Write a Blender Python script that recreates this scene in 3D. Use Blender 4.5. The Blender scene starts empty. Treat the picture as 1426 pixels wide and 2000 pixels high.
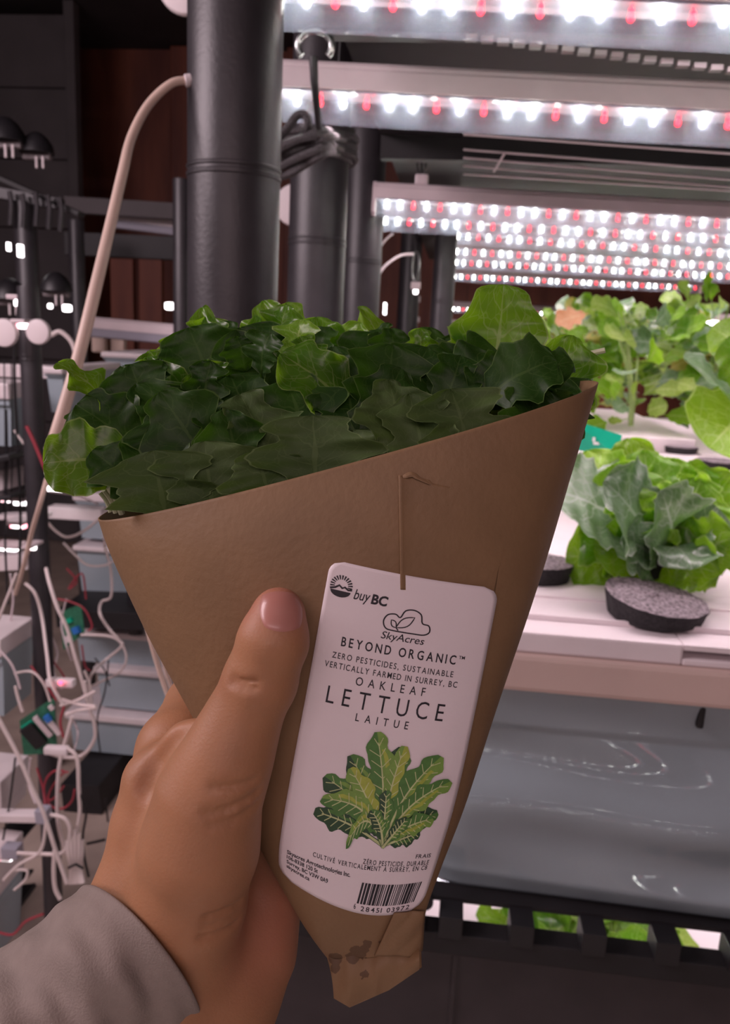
import bpy, bmesh, math, random
import numpy as np
from mathutils import Vector, Matrix
from mathutils.bvhtree import BVHTree
from math import sin, cos, pi, radians, exp, sqrt, floor as ffloor

# ------------------------------------------------------------------ camera
SC = bpy.context.scene
COL = SC.collection
F = 1600.0                                   # focal length in pixels of the 1426x2000 frame
YAW, PITCH, ROLL = radians(5.8), radians(12.45), radians(2.7)
CAM = Vector((0, 0, 1.62))
fw = Vector((-sin(YAW)*cos(PITCH), cos(YAW)*cos(PITCH), -sin(PITCH)))
r0 = Vector((cos(YAW), sin(YAW), 0)); u0 = r0.cross(fw)
rt = r0*cos(ROLL) + u0*sin(ROLL)
up = u0*cos(ROLL) - r0*sin(ROLL)
cd = bpy.data.cameras.new('camera'); cam = bpy.data.objects.new('camera', cd); COL.objects.link(cam)
cam.matrix_world = Matrix(((rt.x, up.x, -fw.x, CAM.x), (rt.y, up.y, -fw.y, CAM.y), (rt.z, up.z, -fw.z, CAM.z), (0, 0, 0, 1)))
cd.sensor_fit = 'VERTICAL'; cd.sensor_height = 36.0; cd.lens = F/2000*36
cd.clip_start = 0.02; cd.clip_end = 60
cd.dof.use_dof = True; cd.dof.focus_distance = 0.275; cd.dof.aperture_fstop = 22
SC.camera = cam

# ------------------------------------------------------------------ world, lamps, exposure
W = bpy.data.worlds.new('world'); SC.world = W; W.use_nodes = True
W.node_tree.nodes['Background'].inputs[0].default_value = (1.0, 0.74, 0.76, 1)
W.node_tree.nodes['Background'].inputs[1].default_value = 0.16
SC.view_settings.view_transform = 'Standard'; SC.view_settings.look = 'None'
SC.view_settings.gamma = 1.0; SC.view_settings.exposure = 0.0; SC.view_settings.use_curve_mapping = False

def area(name, loc, target, w, h, power, color):
    l = bpy.data.lights.new(name, 'AREA'); l.shape = 'RECTANGLE'; l.size = w; l.size_y = h; l.energy = power; l.color = color
    o = bpy.data.objects.new(name, l); COL.objects.link(o); o.location = loc
    o.rotation_euler = (Vector(target)-Vector(loc)).to_track_quat('-Z', 'Y').to_euler()
    return o
# added fill lamps, out of view: one for the foreground, one for the left rack
area('fill_light', (-0.1, -1.3, 2.35), (0.1, 0.8, 1.3), 1.8, 0.5, 10.5, (1.0, 0.72, 0.75))
area('fill_light', (-2.1, 0.3, 2.6), (-1.0, 2.2, 1.0), 1.6, 0.6, 50.0, (1.0, 0.80, 0.86))

LED_WHITE_E, LED_RED_E, STRIP_POWER = 46.0, 6.5, 2.5

# ------------------------------------------------------------------ pixel helpers (reading sizes off the photo)
def ray(px, py): return fw + rt*((px-713)/F) + up*((1000-py)/F)
def PY(px, py, Y):
    d = ray(px, py); return CAM + d*(Y/d.y)
def PZ(px, py, z):
    d = ray(px, py); return CAM + d*((z-CAM.z)/d.z)
def PD(px, py, d): return CAM + ray(px, py)*d
def to_px(v):
    q = v-CAM; z = q.dot(fw); return 713+F*q.dot(rt)/z, 1000-F*q.dot(up)/z, z

# ------------------------------------------------------------------ object helpers
def tag(o, label=None, cat=None, group=None, kind=None):
    if label: o['label'] = label
    if cat: o['category'] = cat
    if group: o['group'] = group
    if kind: o['kind'] = kind
    return o
def empty(name, loc, label=None, cat=None, group=None, kind=None):
    o = bpy.data.objects.new(name, None); COL.objects.link(o); o.location = loc; o.empty_display_size = 0.02
    return tag(o, label, cat, group, kind)
def mesh_obj(name, verts, faces, m, parent=None, smooth=False, uvs=None):
    me = bpy.data.meshes.new(name); me.from_pydata([tuple(v) for v in verts], [], faces)
    if smooth: me.shade_smooth()
    if uvs is not None:
        uv = me.uv_layers.new(name='UVMap')
        for l in me.loops: uv.data[l.index].uv = uvs[l.vertex_index]
    if m: me.materials.append(m)
    me.update()
    o = bpy.data.objects.new(name, me); COL.objects.link(o)
    if parent is not None: attach(o, parent)
    return o
def attach(o, parent):
    # geometry is written in world coordinates: re-base it on the parent's own origin
    o.parent = parent
    M = Matrix.Identity(4); p = parent; T = Vector((0, 0, 0))
    while p is not None: T += p.location; p = p.parent
    o.data.transform(Matrix.Translation(-T))
class MB:
    def __init__(s): s.v = []; s.f = []; s.uv = None
    def add(s, vs, fs):
        n = len(s.v); s.v += [Vector(v) for v in vs]; s.f += [tuple(i+n for i in f) for f in fs]
    def box(s, c, size, R=None, bev=0.0):
        bm = bmesh.new(); bmesh.ops.create_cube(bm, size=1)
        for v in bm.verts: v.co = Vector((v.co.x*size[0], v.co.y*size[1], v.co.z*size[2]))
        if bev > 0: bmesh.ops.bevel(bm, geom=list(bm.edges), offset=bev, segments=2, affect='EDGES', profile=0.6)
        for v in bm.verts:
            if R is not None: v.co = R @ v.co
            v.co += Vector(c)
        bm.verts.index_update()
        s.add([v.co.copy() for v in bm.verts], [tuple(v.index for v in f.verts) for f in bm.faces]); bm.free(); return s
    def tube(s, pts, r, seg=10, cap=True, flat=1.0):
        pts = [Vector(p) for p in pts]; n = len(pts)
        rr = r if isinstance(r, (list, tuple)) else [r]*n
        vs = []; N = None
        for i, p in enumerate(pts):
            t = (pts[min(i+1, n-1)]-pts[max(i-1, 0)]).normalized()
            if N is None:
                N = t.orthogonal().normalized()
            N = (N - t*N.dot(t)).normalized(); B = t.cross(N)
            for k in range(seg):
                a = 2*pi*k/seg; vs.append(p + (N*cos(a) + B*sin(a)*flat)*rr[i])
        fs = []
        for i in range(n-1):
            for k in range(seg):
                a, b = i*seg+k, i*seg+(k+1) % seg; fs.append((a, b, b+seg, a+seg))
        if cap: fs.append(tuple(range(seg-1, -1, -1))); fs.append(tuple((n-1)*seg+k for k in range(seg)))
        s.add(vs, fs); return s
    def lathe(s, base, axis, prof, seg=24):
        # prof: list of (radius, height along the axis)
        axis = Vector(axis).normalized(); N = axis.orthogonal().normalized(); B = axis.cross(N); vs = []; fs = []
        for (r, h) in prof:
            for k in range(seg):
                a = 2*pi*k/seg; vs.append(Vector(base)+axis*h+(N*cos(a)+B*sin(a))*r)
        for i in range(len(prof)-1):
            for k in range(seg):
                a, b = i*seg+k, i*seg+(k+1) % seg; fs.append((a, b, b+seg, a+seg))
        fs.append(tuple(range(seg-1, -1, -1))); fs.append(tuple((len(prof)-1)*seg+k for k in range(seg)))
        s.add(vs, fs); return s
    def prism(s, poly, A, B, ex, ey):
        # extrude a 2D polygon (in axes ex, ey) from A to B
        n = len(poly); vs = [Vector(A)+ex*x+ey*y for x, y in poly]+[Vector(B)+ex*x+ey*y for x, y in poly]
        s.add(vs, [(i, (i+1) % n, (i+1) % n+n, i+n) for i in range(n)]+[tuple(range(n-1, -1, -1)), tuple(range(n, 2*n))]); return s
    def build(s, name, m, parent=None, smooth=False):
        o = mesh_obj(name, s.v, s.f, m, parent, smooth)
        bm = bmesh.new(); bm.from_mesh(o.data); bmesh.ops.recalc_face_normals(bm, faces=bm.faces); bm.to_mesh(o.data); bm.free()
        if smooth: autosmooth(o)
        return o
def autosmooth(o, ang=40):
    me = o.data; bm = bmesh.new(); bm.from_mesh(me)
    for f in bm.faces: f.smooth = True
    for e in bm.edges:
        if len(e.link_faces) == 2 and e.calc_face_angle(0) > radians(ang): e.smooth = False
    bm.to_mesh(me); bm.free()
def spline(pts, n=8):
    pts = [Vector(p) for p in pts]; out = []
    for i in range(len(pts)-1):
        p0, p1, p2, p3 = pts[max(i-1, 0)], pts[i], pts[i+1], pts[min(i+2, len(pts)-1)]
        for k in range(n):
            t = k/n
            out.append(0.5*((2*p1)+(p2-p0)*t+(2*p0-5*p1+4*p2-p3)*t*t+(3*p1-p0-3*p2+p3)*t**3))
    out.append(pts[-1]); return out
def children(o): return [c for c in bpy.data.objects if c.parent == o]
def copy_tree(o, parent=None, kids=None):
    c = o.copy(); COL.objects.link(c)
    if parent is not None: c.parent = parent
    for ch in (kids[o] if kids and o in kids else children(o)): copy_tree(ch, c, kids)
    return c

# ------------------------------------------------------------------ materials
def mat(name, col, rough=0.5, metal=0.0, spec=0.5, noise=0.0, nscale=20, bump=0.0, bscale=60, coat=0.0, sss=0.0):
    m = bpy.data.materials.new(name); m.use_nodes = True; nt = m.node_tree; b = nt.nodes['Principled BSDF']
    b.inputs['Base Color'].default_value = (*col, 1); b.inputs['Roughness'].default_value = rough
    b.inputs['Metallic'].default_value = metal; b.inputs['Specular IOR Level'].default_value = spec
    b.inputs['Coat Weight'].default_value = coat
    if sss: b.inputs['Subsurface Weight'].default_value = sss; b.inputs['Subsurface Radius'].default_value = (0.012, 0.004, 0.002); b.inputs['Subsurface Scale'].default_value = 0.5
    tc = nt.nodes.new('ShaderNodeTexCoord')
    if noise:
        n = nt.nodes.new('ShaderNodeTexNoise'); n.inputs['Scale'].default_value = nscale; n.inputs['Detail'].default_value = 5
        nt.links.new(tc.outputs['Object'], n.inputs['Vector'])
        r = nt.nodes.new('ShaderNodeValToRGB'); r.color_ramp.elements[0].position = 0.3; r.color_ramp.elements[1].position = 0.7
        r.color_ramp.elements[0].color = (*[c*(1-noise) for c in col], 1); r.color_ramp.elements[1].color = (*[min(1, c*(1+noise)) for c in col], 1)
        nt.links.new(n.outputs['Fac'], r.inputs['Fac']); nt.links.new(r.outputs['Color'], b.inputs['Base Color'])
    if bump:
        n = nt.nodes.new('ShaderNodeTexNoise'); n.inputs['Scale'].default_value = bscale; n.inputs['Detail'].default_value = 4
        nt.links.new(tc.outputs['Object'], n.inputs['Vector'])
        bp = nt.nodes.new('ShaderNodeBump'); bp.inputs['Strength'].default_value = bump; bp.inputs['Distance'].default_value = 0.002
        nt.links.new(n.outputs['Fac'], bp.inputs['Height']); nt.links.new(bp.outputs['Normal'], b.inputs['Normal'])
    return m
def emis(name, col, e):
    m = bpy.data.materials.new(name); m.use_nodes = True; nt = m.node_tree; b = nt.nodes['Principled BSDF']
    b.inputs['Base Color'].default_value = (*col, 1); b.inputs['Emission Color'].default_value = (*col, 1); b.inputs['Emission Strength'].default_value = e
    return m
def mathn(nt, op, a, b=None, c=None):
    n = nt.nodes.new('ShaderNodeMath'); n.operation = op
    for i, v in enumerate((a, b, c)):
        if v is None: continue
        if isinstance(v, (int, float)): n.inputs[i].default_value = v
        else: nt.links.new(v, n.inputs[i])
    return n.outputs[0]
def leaf_mat(name, c1, c2, vein, transl, tmix=0.45, rough=0.38, spec=0.5, vein_amt=0.8, nscale=6):
    m = bpy.data.materials.new(name); m.use_nodes = True; nt = m.node_tree; b = nt.nodes['Principled BSDF']; L = nt.links
    uvn = nt.nodes.new('ShaderNodeUVMap'); uvn.uv_map = 'UVMap'
    sp = nt.nodes.new('ShaderNodeSeparateXYZ'); L.new(uvn.outputs[0], sp.inputs[0])
    # wobble the coordinates a little so that veins are not ruled lines
    nz = nt.nodes.new('ShaderNodeTexNoise'); nz.inputs['Scale'].default_value = 5; L.new(uvn.outputs[0], nz.inputs['Vector'])
    wob = mathn(nt, 'MULTIPLY', mathn(nt, 'SUBTRACT', nz.outputs['Fac'], 0.5), 0.14)
    U = mathn(nt, 'ABSOLUTE', mathn(nt, 'ADD', mathn(nt, 'MULTIPLY', mathn(nt, 'SUBTRACT', sp.outputs[0], 0.5), 2), mathn(nt, 'MULTIPLY', wob, 0.35)))
    V = mathn(nt, 'ADD', sp.outputs[1], wob)
    wid = mathn(nt, 'MULTIPLY', mathn(nt, 'SUBTRACT', 1.15, sp.outputs[1]), 0.075)
    main = mathn(nt, 'SMOOTHSTEP' if False else 'LESS_THAN', U, wid)
    sd = mathn(nt, 'FRACT', mathn(nt, 'MULTIPLY', mathn(nt, 'SUBTRACT', V, mathn(nt, 'MULTIPLY', U, 0.33)), 5.5))
    sd = mathn(nt, 'ABSOLUTE', mathn(nt, 'SUBTRACT', sd, 0.5))
    side = mathn(nt, 'LESS_THAN', sd, mathn(nt, 'MULTIPLY', mathn(nt, 'SUBTRACT', 1.05, U), 0.05))
    vo = nt.nodes.new('ShaderNodeTexVoronoi'); vo.feature = 'DISTANCE_TO_EDGE'; vo.inputs['Scale'].default_value = 9; L.new(uvn.outputs[0], vo.inputs['Vector'])
    net = mathn(nt, 'MULTIPLY', mathn(nt, 'LESS_THAN', vo.outputs['Distance'], 0.035), 0.4)
    vm = mathn(nt, 'MULTIPLY', mathn(nt, 'MAXIMUM', mathn(nt, 'MAXIMUM', main, mathn(nt, 'MULTIPLY', side, 0.75)), net), vein_amt)
    vm = mathn(nt, 'MAXIMUM', vm, mathn(nt, 'MULTIPLY', mathn(nt, 'GREATER_THAN', mathn(nt, 'ABSOLUTE', mathn(nt, 'SUBTRACT', sp.outputs[0], 0.5)), 0.482), 0.85))  # light-caught leaf rims, put into the colour as a pale margin
    tc = nt.nodes.new('ShaderNodeTexCoord'); n2 = nt.nodes.new('ShaderNodeTexNoise'); n2.inputs['Scale'].default_value = nscale*6; n2.inputs['Detail'].default_value = 3
    L.new(tc.outputs['Object'], n2.inputs['Vector'])
    rp = nt.nodes.new('ShaderNodeValToRGB'); rp.color_ramp.elements[0].position = 0.35; rp.color_ramp.elements[1].position = 0.65
    rp.color_ramp.elements[0].color = (*c1, 1); rp.color_ramp.elements[1].color = (*c2, 1); L.new(n2.outputs['Fac'], rp.inputs['Fac'])
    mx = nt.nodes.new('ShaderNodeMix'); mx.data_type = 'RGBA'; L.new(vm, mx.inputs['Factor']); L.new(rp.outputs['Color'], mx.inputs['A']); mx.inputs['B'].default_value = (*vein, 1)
    L.new(mx.outputs['Result'], b.inputs['Base Color']); b.inputs['Roughness'].default_value = rough; b.inputs['Specular IOR Level'].default_value = spec
    tr = nt.nodes.new('ShaderNodeBsdfTranslucent'); m2 = nt.nodes.new('ShaderNodeMix'); m2.data_type = 'RGBA'
    L.new(mathn(nt, 'MULTIPLY', vm, 0.8), m2.inputs['Factor']); m2.inputs['A'].default_value = (*transl, 1); m2.inputs['B'].default_value = (*[min(1, v*1.5) for v in vein], 1)
    L.new(m2.outputs['Result'], tr.inputs['Color'])
    bp = nt.nodes.new('ShaderNodeBump'); bp.inputs['Strength'].default_value = 0.5; bp.inputs['Distance'].default_value = 0.0012
    hh = mathn(nt, 'SUBTRACT', mathn(nt, 'MULTIPLY', n2.outputs['Fac'], 1.2), vm); L.new(hh, bp.inputs['Height'])
    L.new(bp.outputs['Normal'], b.inputs['Normal'])
    ms = nt.nodes.new('ShaderNodeMixShader'); ms.inputs[0].default_value = tmix
    L.new(b.outputs[0], ms.inputs[1]); L.new(tr.outputs[0], ms.inputs[2]); L.new(ms.outputs[0], nt.nodes['Material Output'].inputs['Surface'])
    return m

M = {}
M['pipe'] = mat('black_pipe', (0.030, 0.027, 0.031), 0.42, noise=0.15, nscale=30, bump=0.15, bscale=200)
M['black'] = mat('black_plastic', (0.012, 0.011, 0.013), 0.45, noise=0.2)
M['blackm'] = mat('black_metal', (0.012, 0.0105, 0.012), 0.6, noise=0.2)
M['alu'] = mat('painted_aluminium', (0.66, 0.56, 0.58), 0.35, noise=0.04)
M['board'] = mat('led_board', (0.34, 0.33, 0.39), 0.3)
M['white'] = mat('white_plastic', (0.74, 0.66, 0.67), 0.4, noise=0.05, bump=0.05)
M['raft'] = mat('raft_foam', (0.80, 0.72, 0.74), 0.55, noise=0.05, nscale=12, bump=0.08, bscale=300)
M['rim'] = mat('cream_rim', (0.62, 0.47, 0.42), 0.5, noise=0.05, nscale=9)
M['tote'] = mat('grey_plastic', (0.31, 0.375, 0.41), 0.03, noise=0.06, nscale=4, spec=0.6)
M['tote2'] = mat('blue_grey_plastic', (0.34, 0.41, 0.45), 0.3, noise=0.08, nscale=4)
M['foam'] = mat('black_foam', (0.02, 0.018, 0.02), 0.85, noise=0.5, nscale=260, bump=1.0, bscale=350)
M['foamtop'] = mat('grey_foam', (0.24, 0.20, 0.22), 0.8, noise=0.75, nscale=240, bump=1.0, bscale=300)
M['cable'] = mat('white_cable', (0.72, 0.62, 0.60), 0.45, noise=0.05)
M['cream'] = mat('cream_hose', (0.66, 0.50, 0.42), 0.45, noise=0.06)
M['red'] = mat('red_wire', (0.35, 0.04, 0.06), 0.5, noise=0.1)
M['green'] = mat('circuit_green', (0.03, 0.16, 0.09), 0.4, noise=0.3, nscale=120)
M['blue'] = mat('blue_part', (0.03, 0.17, 0.55), 0.4)
M['gtag'] = mat('green_tag', (0.0, 0.42, 0.25), 0.5, noise=0.05)
M['rope'] = mat('dark_rope', (0.06, 0.053, 0.057), 0.7, noise=0.4, nscale=300, bump=1.0, bscale=500)
M['steel'] = mat('hook_steel', (0.35, 0.36, 0.36), 0.25, metal=0.9)
M['strap'] = mat('slotted_metal', (0.16, 0.135, 0.14), 0.5, noise=0.1)
# ------------------------------------------------------------------ setting
def planks(name, c1, c2, sx):
    m = bpy.data.materials.new(name); m.use_nodes = True; nt = m.node_tree; b = nt.nodes['Principled BSDF']; L = nt.links
    tc = nt.nodes.new('ShaderNodeTexCoord'); mp = nt.nodes.new('ShaderNodeMapping'); mp.inputs['Scale'].default_value = (sx, sx, 0.35)
    L.new(tc.outputs['Object'], mp.inputs[0]); n = nt.nodes.new('ShaderNodeTexNoise'); n.inputs['Scale'].default_value = 3; n.inputs['Detail'].default_value = 6
    L.new(mp.outputs[0], n.inputs['Vector']); r = nt.nodes.new('ShaderNodeValToRGB')
    r.color_ramp.elements[0].color = (*c1, 1); r.color_ramp.elements[1].color = (*c2, 1); r.color_ramp.elements[0].position = 0.35; r.color_ramp.elements[1].position = 0.65
    L.new(n.outputs['Fac'], r.inputs['Fac']); L.new(r.outputs['Color'], b.inputs['Base Color']); b.inputs['Roughness'].default_value = 0.6
    return m
M['wood'] = planks('red_brown_wood', (0.10, 0.022, 0.012), (0.20, 0.055, 0.028), 2.0)
M['floor'] = mat('floor_concrete', (0.42, 0.33, 0.28), 0.6, noise=0.18, nscale=6, bump=0.2, bscale=40)
M['wallg'] = mat('wall_grey', (0.085, 0.075, 0.078), 0.8, noise=0.15, nscale=3)
M['ceil'] = mat('ceiling_dark', (0.03, 0.026, 0.028), 0.8, noise=0.2, nscale=3)

def struct(name, c, size, m, bev=0): return tag(MB().box(c, size, None, bev).build(name, m), kind='structure')
struct('floor', (0, 2.0, -0.03), (7, 9, 0.06), M['floor'])
struct('ceiling', (0, 2.9, 3.63), (7, 7.2, 0.06), M['ceil'])
struct('wall_back', (0, 6.53, 1.8), (7, 0.06, 3.6), M['wood'])
struct('wall_left', (-3.53, 2.9, 1.8), (0.06, 7.2, 3.6), M['wallg'])
struct('wall_right', (3.53, 2.9, 1.8), (0.06, 7.2, 3.6), M['wallg'])
# grey partition on the far left, its boards and edge trim
p0, p1 = PY(-60, 0, 5.6), PY(132, 0, 5.6)
wl = MB()
for k in range(8): wl.box(((p0.x+p1.x)/2, 5.6, 0.22+0.44*k), (p1.x-p0.x, 0.05, 0.432), None, 0.006)
tag(wl.build('wall_partition', M['wallg']), kind='structure')
struct('trim_1', (p1.x+0.03, 5.58, 1.8), (0.07, 0.09, 3.58), M['wallg'], 0.01)
for i, (a, b_) in enumerate([(335, 372), (560, 575)]):
    q0, q1 = PY(a, 200, 6.4), PY(b_, 200, 6.4)
    struct('trim_%d' % (i+2), ((q0.x+q1.x)/2, 6.42, 1.8), (q1.x-q0.x, 0.1, 3.58), M['wood'], 0.01)

# ------------------------------------------------------------------ rack posts
def post(px, py, Y, dia, z0, z1, label, coll=None, group=None, name='rack_post'):
    p = PY(px, py, Y)
    e = empty(name, (p.x, Y, z0), label, 'post', group)
    m = MB(); prof = [(dia*0.485, 0), (dia/2, 0.003), (dia/2, z1-z0-0.003), (dia*0.485, z1-z0)]
    m.lathe((p.x, Y, z0), (0, 0, 1), prof, 40).build('pipe', M['pipe'], e, True)
    for zc in coll or []:
        MB().lathe((p.x, Y, zc-0.006), (0, 0, 1), [(dia*0.5, 0), (dia*0.512, 0.001), (dia*0.512, 0.005), (dia*0.498, 0.006), (dia*0.498, 0.009), (dia*0.512, 0.01), (dia*0.512, 0.013), (dia*0.5, 0.014)], 40).build('collar', M['pipe'], e, True)
    return e
def zof(px, py, Y): return PY(px, py, Y).z
post(458, 300, 1.0, 0.108, 0, 2.6, 'thick black pipe post, nearest and widest, behind the lettuce', [zof(458, 342, 1.0)])
post(622, 400, 1.6, 0.108, 0, 2.6, 'black pipe post with the coil of rope tied round it', [zof(622, 475, 1.6)])
post(711, 400, 2.3, 0.108, 0, 2.6, 'black pipe post just right of the rope-topped post', [zof(711, 512, 2.3)])
post(799, 560, 4.3, 0.108, 0, 2.6, 'slim distant black post between the two dark posts beside the lights', [])
post(866, 560, 2.75, 0.072, 0, PY(1000, 300, 1.75).z+0.075, 'black post beside the left ends of the far light bars', [zof(866, 590, 2.75)])
post(355, 500, 2.4, 0.05, 0, zof(355, 350, 2.4), 'narrow black post peeking out left of the widest pipe', [])
post(73, 1000, 1.77, 0.047, 0, zof(73, 560, 1.77), 'black post of the left rack, the nearest one among the cables', [zof(73, 700, 1.77)])
post(262, 1000, 2.5, 0.052, zof(262, 1236, 2.5), zof(262, 925, 2.5), 'black post of the left rack in front of the stacked blue-grey troughs', [])
post(73, 1000, 2.6, 0.070, 0, zof(72, 395, 2.6), 'dark post below the dome lamps at the upper left', [])
post(150, 500, 3.2, 0.06, 0, zof(150, 430, 3.2), 'dark post left of the pale hose, under the dome lamps', [])

# ------------------------------------------------------------------ LED bars
M['ledw'] = emis('led_white', (0.97, 1.0, 0.90), LED_WHITE_E)
M['ledr'] = emis('led_red', (1.0, 0.014, 0.032), LED_RED_E)
def lens_mat():
    m = bpy.data.materials.new('clear_lens'); m.use_nodes = True; nt = m.node_tree; L = nt.links
    nt.nodes.remove(nt.nodes['Principled BSDF'])
    t = nt.nodes.new('ShaderNodeBsdfTransparent'); g = nt.nodes.new('ShaderNodeBsdfGlossy'); g.inputs['Roughness'].default_value = 0.08
    tr = nt.nodes.new('ShaderNodeBsdfTranslucent'); tr.inputs['Color'].default_value = (0.66, 0.70, 0.92, 1)
    a = nt.nodes.new('ShaderNodeMixShader'); a.inputs[0].default_value = 0.16; L.new(t.outputs[0], a.inputs[1]); L.new(tr.outputs[0], a.inputs[2])
    b = nt.nodes.new('ShaderNodeMixShader'); b.inputs[0].default_value = 0.10; L.new(a.outputs[0], b.inputs[1]); L.new(g.outputs[0], b.inputs[2])
    L.new(b.outputs[0], nt.nodes['Material Output'].inputs['Surface']); return m
M['lens'] = lens_mat()
BAR_L, PITCH_L = 1.34, 0.0345
X, Yv, Z = Vector((1, 0, 0)), Vector((0, 1, 0)), Vector((0, 0, 1))
def make_bar(tag_args, proto=True):
    e = empty('led_grow_light_bar', (0, 0, 0), *tag_args)
    A, B = Vector((0, 0, 0)), Vector((BAR_L, 0, 0))
    # origin: left end, at the height of the LED board
    hs = [(-0.030, 0.004), (-0.030, 0.030), (-0.026, 0.033), (-0.026, 0.038), (-0.020, 0.043), (0.020, 0.043), (0.026, 0.038), (0.026, 0.033), (0.030, 0.030), (0.030, 0.004)]
    MB().prism(hs, A, B, Yv, Z).build('housing', M['alu'], e)
    MB().box((BAR_L/2, 0, 0.002), (BAR_L-0.01, 0.052, 0.003)).build('led_board', M['board'], e)
    ls = []
    out = [(-0.027, 0.004), (-0.027, -0.016), (-0.024, -0.029), (-0.014, -0.036), (0.0, -0.038), (0.014, -0.036), (0.024, -0.029), (0.027, -0.016), (0.027, 0.004)]
    vs = []; fs = []
    for x in (0.0, BAR_L):
        vs += [Vector((x, y, z)) for y, z in out]
    n = len(out); fs = [(i, i+1, n+i+1, n+i) for i in range(n-1)]
    mesh_obj('lens_cover', vs, fs, M['lens'], e, True)
    for x0 in (-0.004, BAR_L+0.004):
        MB().prism([(p[0]*1.04, p[1]*1.04) for p in out]+[(q[0]*1.04, q[1]*1.03) for q in hs[::-1][:-1]], Vector((x0-0.004, 0, 0)), Vector((x0+0.004, 0, 0)), Yv, Z).build('end_cap', M['alu'], e)
    led = MB().lathe((0, -0.016, 0.001), (0, -0.2, -1), [(0.0012, 0), (0.0012, 0.004), (0.0034, 0.0055), (0.0034, 0.0075), (0.0016, 0.0095), (0.0032, 0.011), (0.0045, 0.014), (0.0044, 0.017), (0.0030, 0.0195), (0.001, 0.0205)], 10)  # double lobe: the diode plus its reflection built into the glowing shape
    pat = 'WWRWRWWRWR'
    lw = lr = None; k = 0; x = 0.03
    while x < BAR_L-0.02:
        c = pat[k % 10]
        src = lw if c == 'W' else lr
        if src is None:
            src = led.build('led', M['ledw' if c == 'W' else 'ledr'], e, True)
            if c == 'W': lw = src
            else: lr = src
            o = src
        else:
            o = src.copy(); COL.objects.link(o)
        o.location = (x, 0, 0)
        if c == 'R': o['label'] = 'red diode'
        x += PITCH_L; k += 1
    for x0 in (0.12, BAR_L-0.12):
        MB().tube([(x0, 0, 0.04), (x0, 0, 0.16)], 0.0022, 6).build('hanging_rod', M['blackm'], e)
    # the strip's own soft glow
    l = bpy.data.lights.new('led_strip', 'AREA'); l.shape = 'RECTANGLE'; l.size = BAR_L-0.05; l.size_y = 0.04; l.spread = radians(125); l.energy = STRIP_POWER; l.color = (1.0, 0.80, 0.86)
    lo = bpy.data.objects.new('led_strip', l); COL.objects.link(lo); lo.parent = e; lo.location = (BAR_L/2, 0.0, -0.040)
    return e
bar0 = make_bar(('a', 'grow light', 'LED grow light bars over the planted trays'))
KIDS = {bar0: children(bar0)}
def place(e, A, B, label):
    d = (B-A).normalized(); zz = (Z-d*Z.dot(d)).normalized(); yy = zz.cross(d)
    e.location = A; e.rotation_euler = Matrix((d, yy, zz)).transposed().to_euler(); e['label'] = label
bars = [  # left px, left py, right px, right py (height of the LED row), distance, label
    (505, -12, 1426, 30, 1.09, 'nearest LED bar, cut by the top edge of the photo'),
    (505, 182, 1426, 232, 1.32, 'LED bar crossing behind the steel hook, second from the top'),
    (735, 392, 1426, 432, 2.25, 'third LED bar from the top, starting right of the dark posts'),
    (735, 425, 1426, 462, 2.52, 'fourth LED bar from the top, close behind the third, starting right of the dark posts'),
    (878, 455, 1426, 490, 2.95, 'fifth LED bar from the top, overexposed, first one to start right of the last post'),
    (878, 486, 1426, 516, 3.4, 'sixth LED bar from the top, overexposed, right of the last post'),
    (878, 508, 1426, 536, 3.85, 'seventh LED bar from the top, just above the tall plants'),
    (878, 536, 1426, 562, 4.7, 'eighth and farthest LED bar of the upper shelf, behind the plant tops'),
]
for i, (ax, ay, bx, by, Y, lab) in enumerate(bars):
    e = bar0 if i == 0 else copy_tree(bar0, None, KIDS)
    A, B = PY(ax, ay, Y), PY(bx, by, Y)
    place(e, A, B, lab)
# bars of the shelves beyond and below, seen small
more = [(878, 600, 990, 606, 6.1, 'far LED bar glowing low between the last post and the tallest lettuce leaf'),
        (878, 636, 990, 642, 6.3, 'lowest far LED bar, glowing just above the lettuce right of the last post')]
for (ax, ay, bx, by, Y, lab) in more:
    e = copy_tree(bar0, None, KIDS); place(e, PY(ax, ay, Y), PY(bx, by, Y), lab)
# left rack bars: run into the depth, seen near end-on
for (ax, ay, Y, bx, by, Y2, lab) in [
        (180, 640, 3.0, 345, 655, 3.02, 'pale tube-like LED bar behind the hose, level with the lettuce top'),
        (222, 430, 3.6, 348, 446, 3.62, 'unlit grey LED bar in the dark left of the widest pipe'),]:
    A, B = PY(ax, ay, Y), PY(bx, by, Y2)
    # this one is dark: only its housing, cover and diodes of plain grey
    e = empty('led_grow_light_bar', A, lab, 'grow light')
    d = (B-A); hs = [(-0.03, 0.0), (-0.03, 0.03), (-0.02, 0.04), (0.02, 0.04), (0.03, 0.03), (0.03, 0.0)]
    MB().prism(hs, A, B, Yv, Z).build('housing', M['alu'], e)
    MB().prism([(-0.026, 0), (-0.02, -0.03), (0, -0.035), (0.02, -0.03), (0.026, 0)], A, B, Yv, Z).build('lens_cover', M['board'], e)

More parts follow.
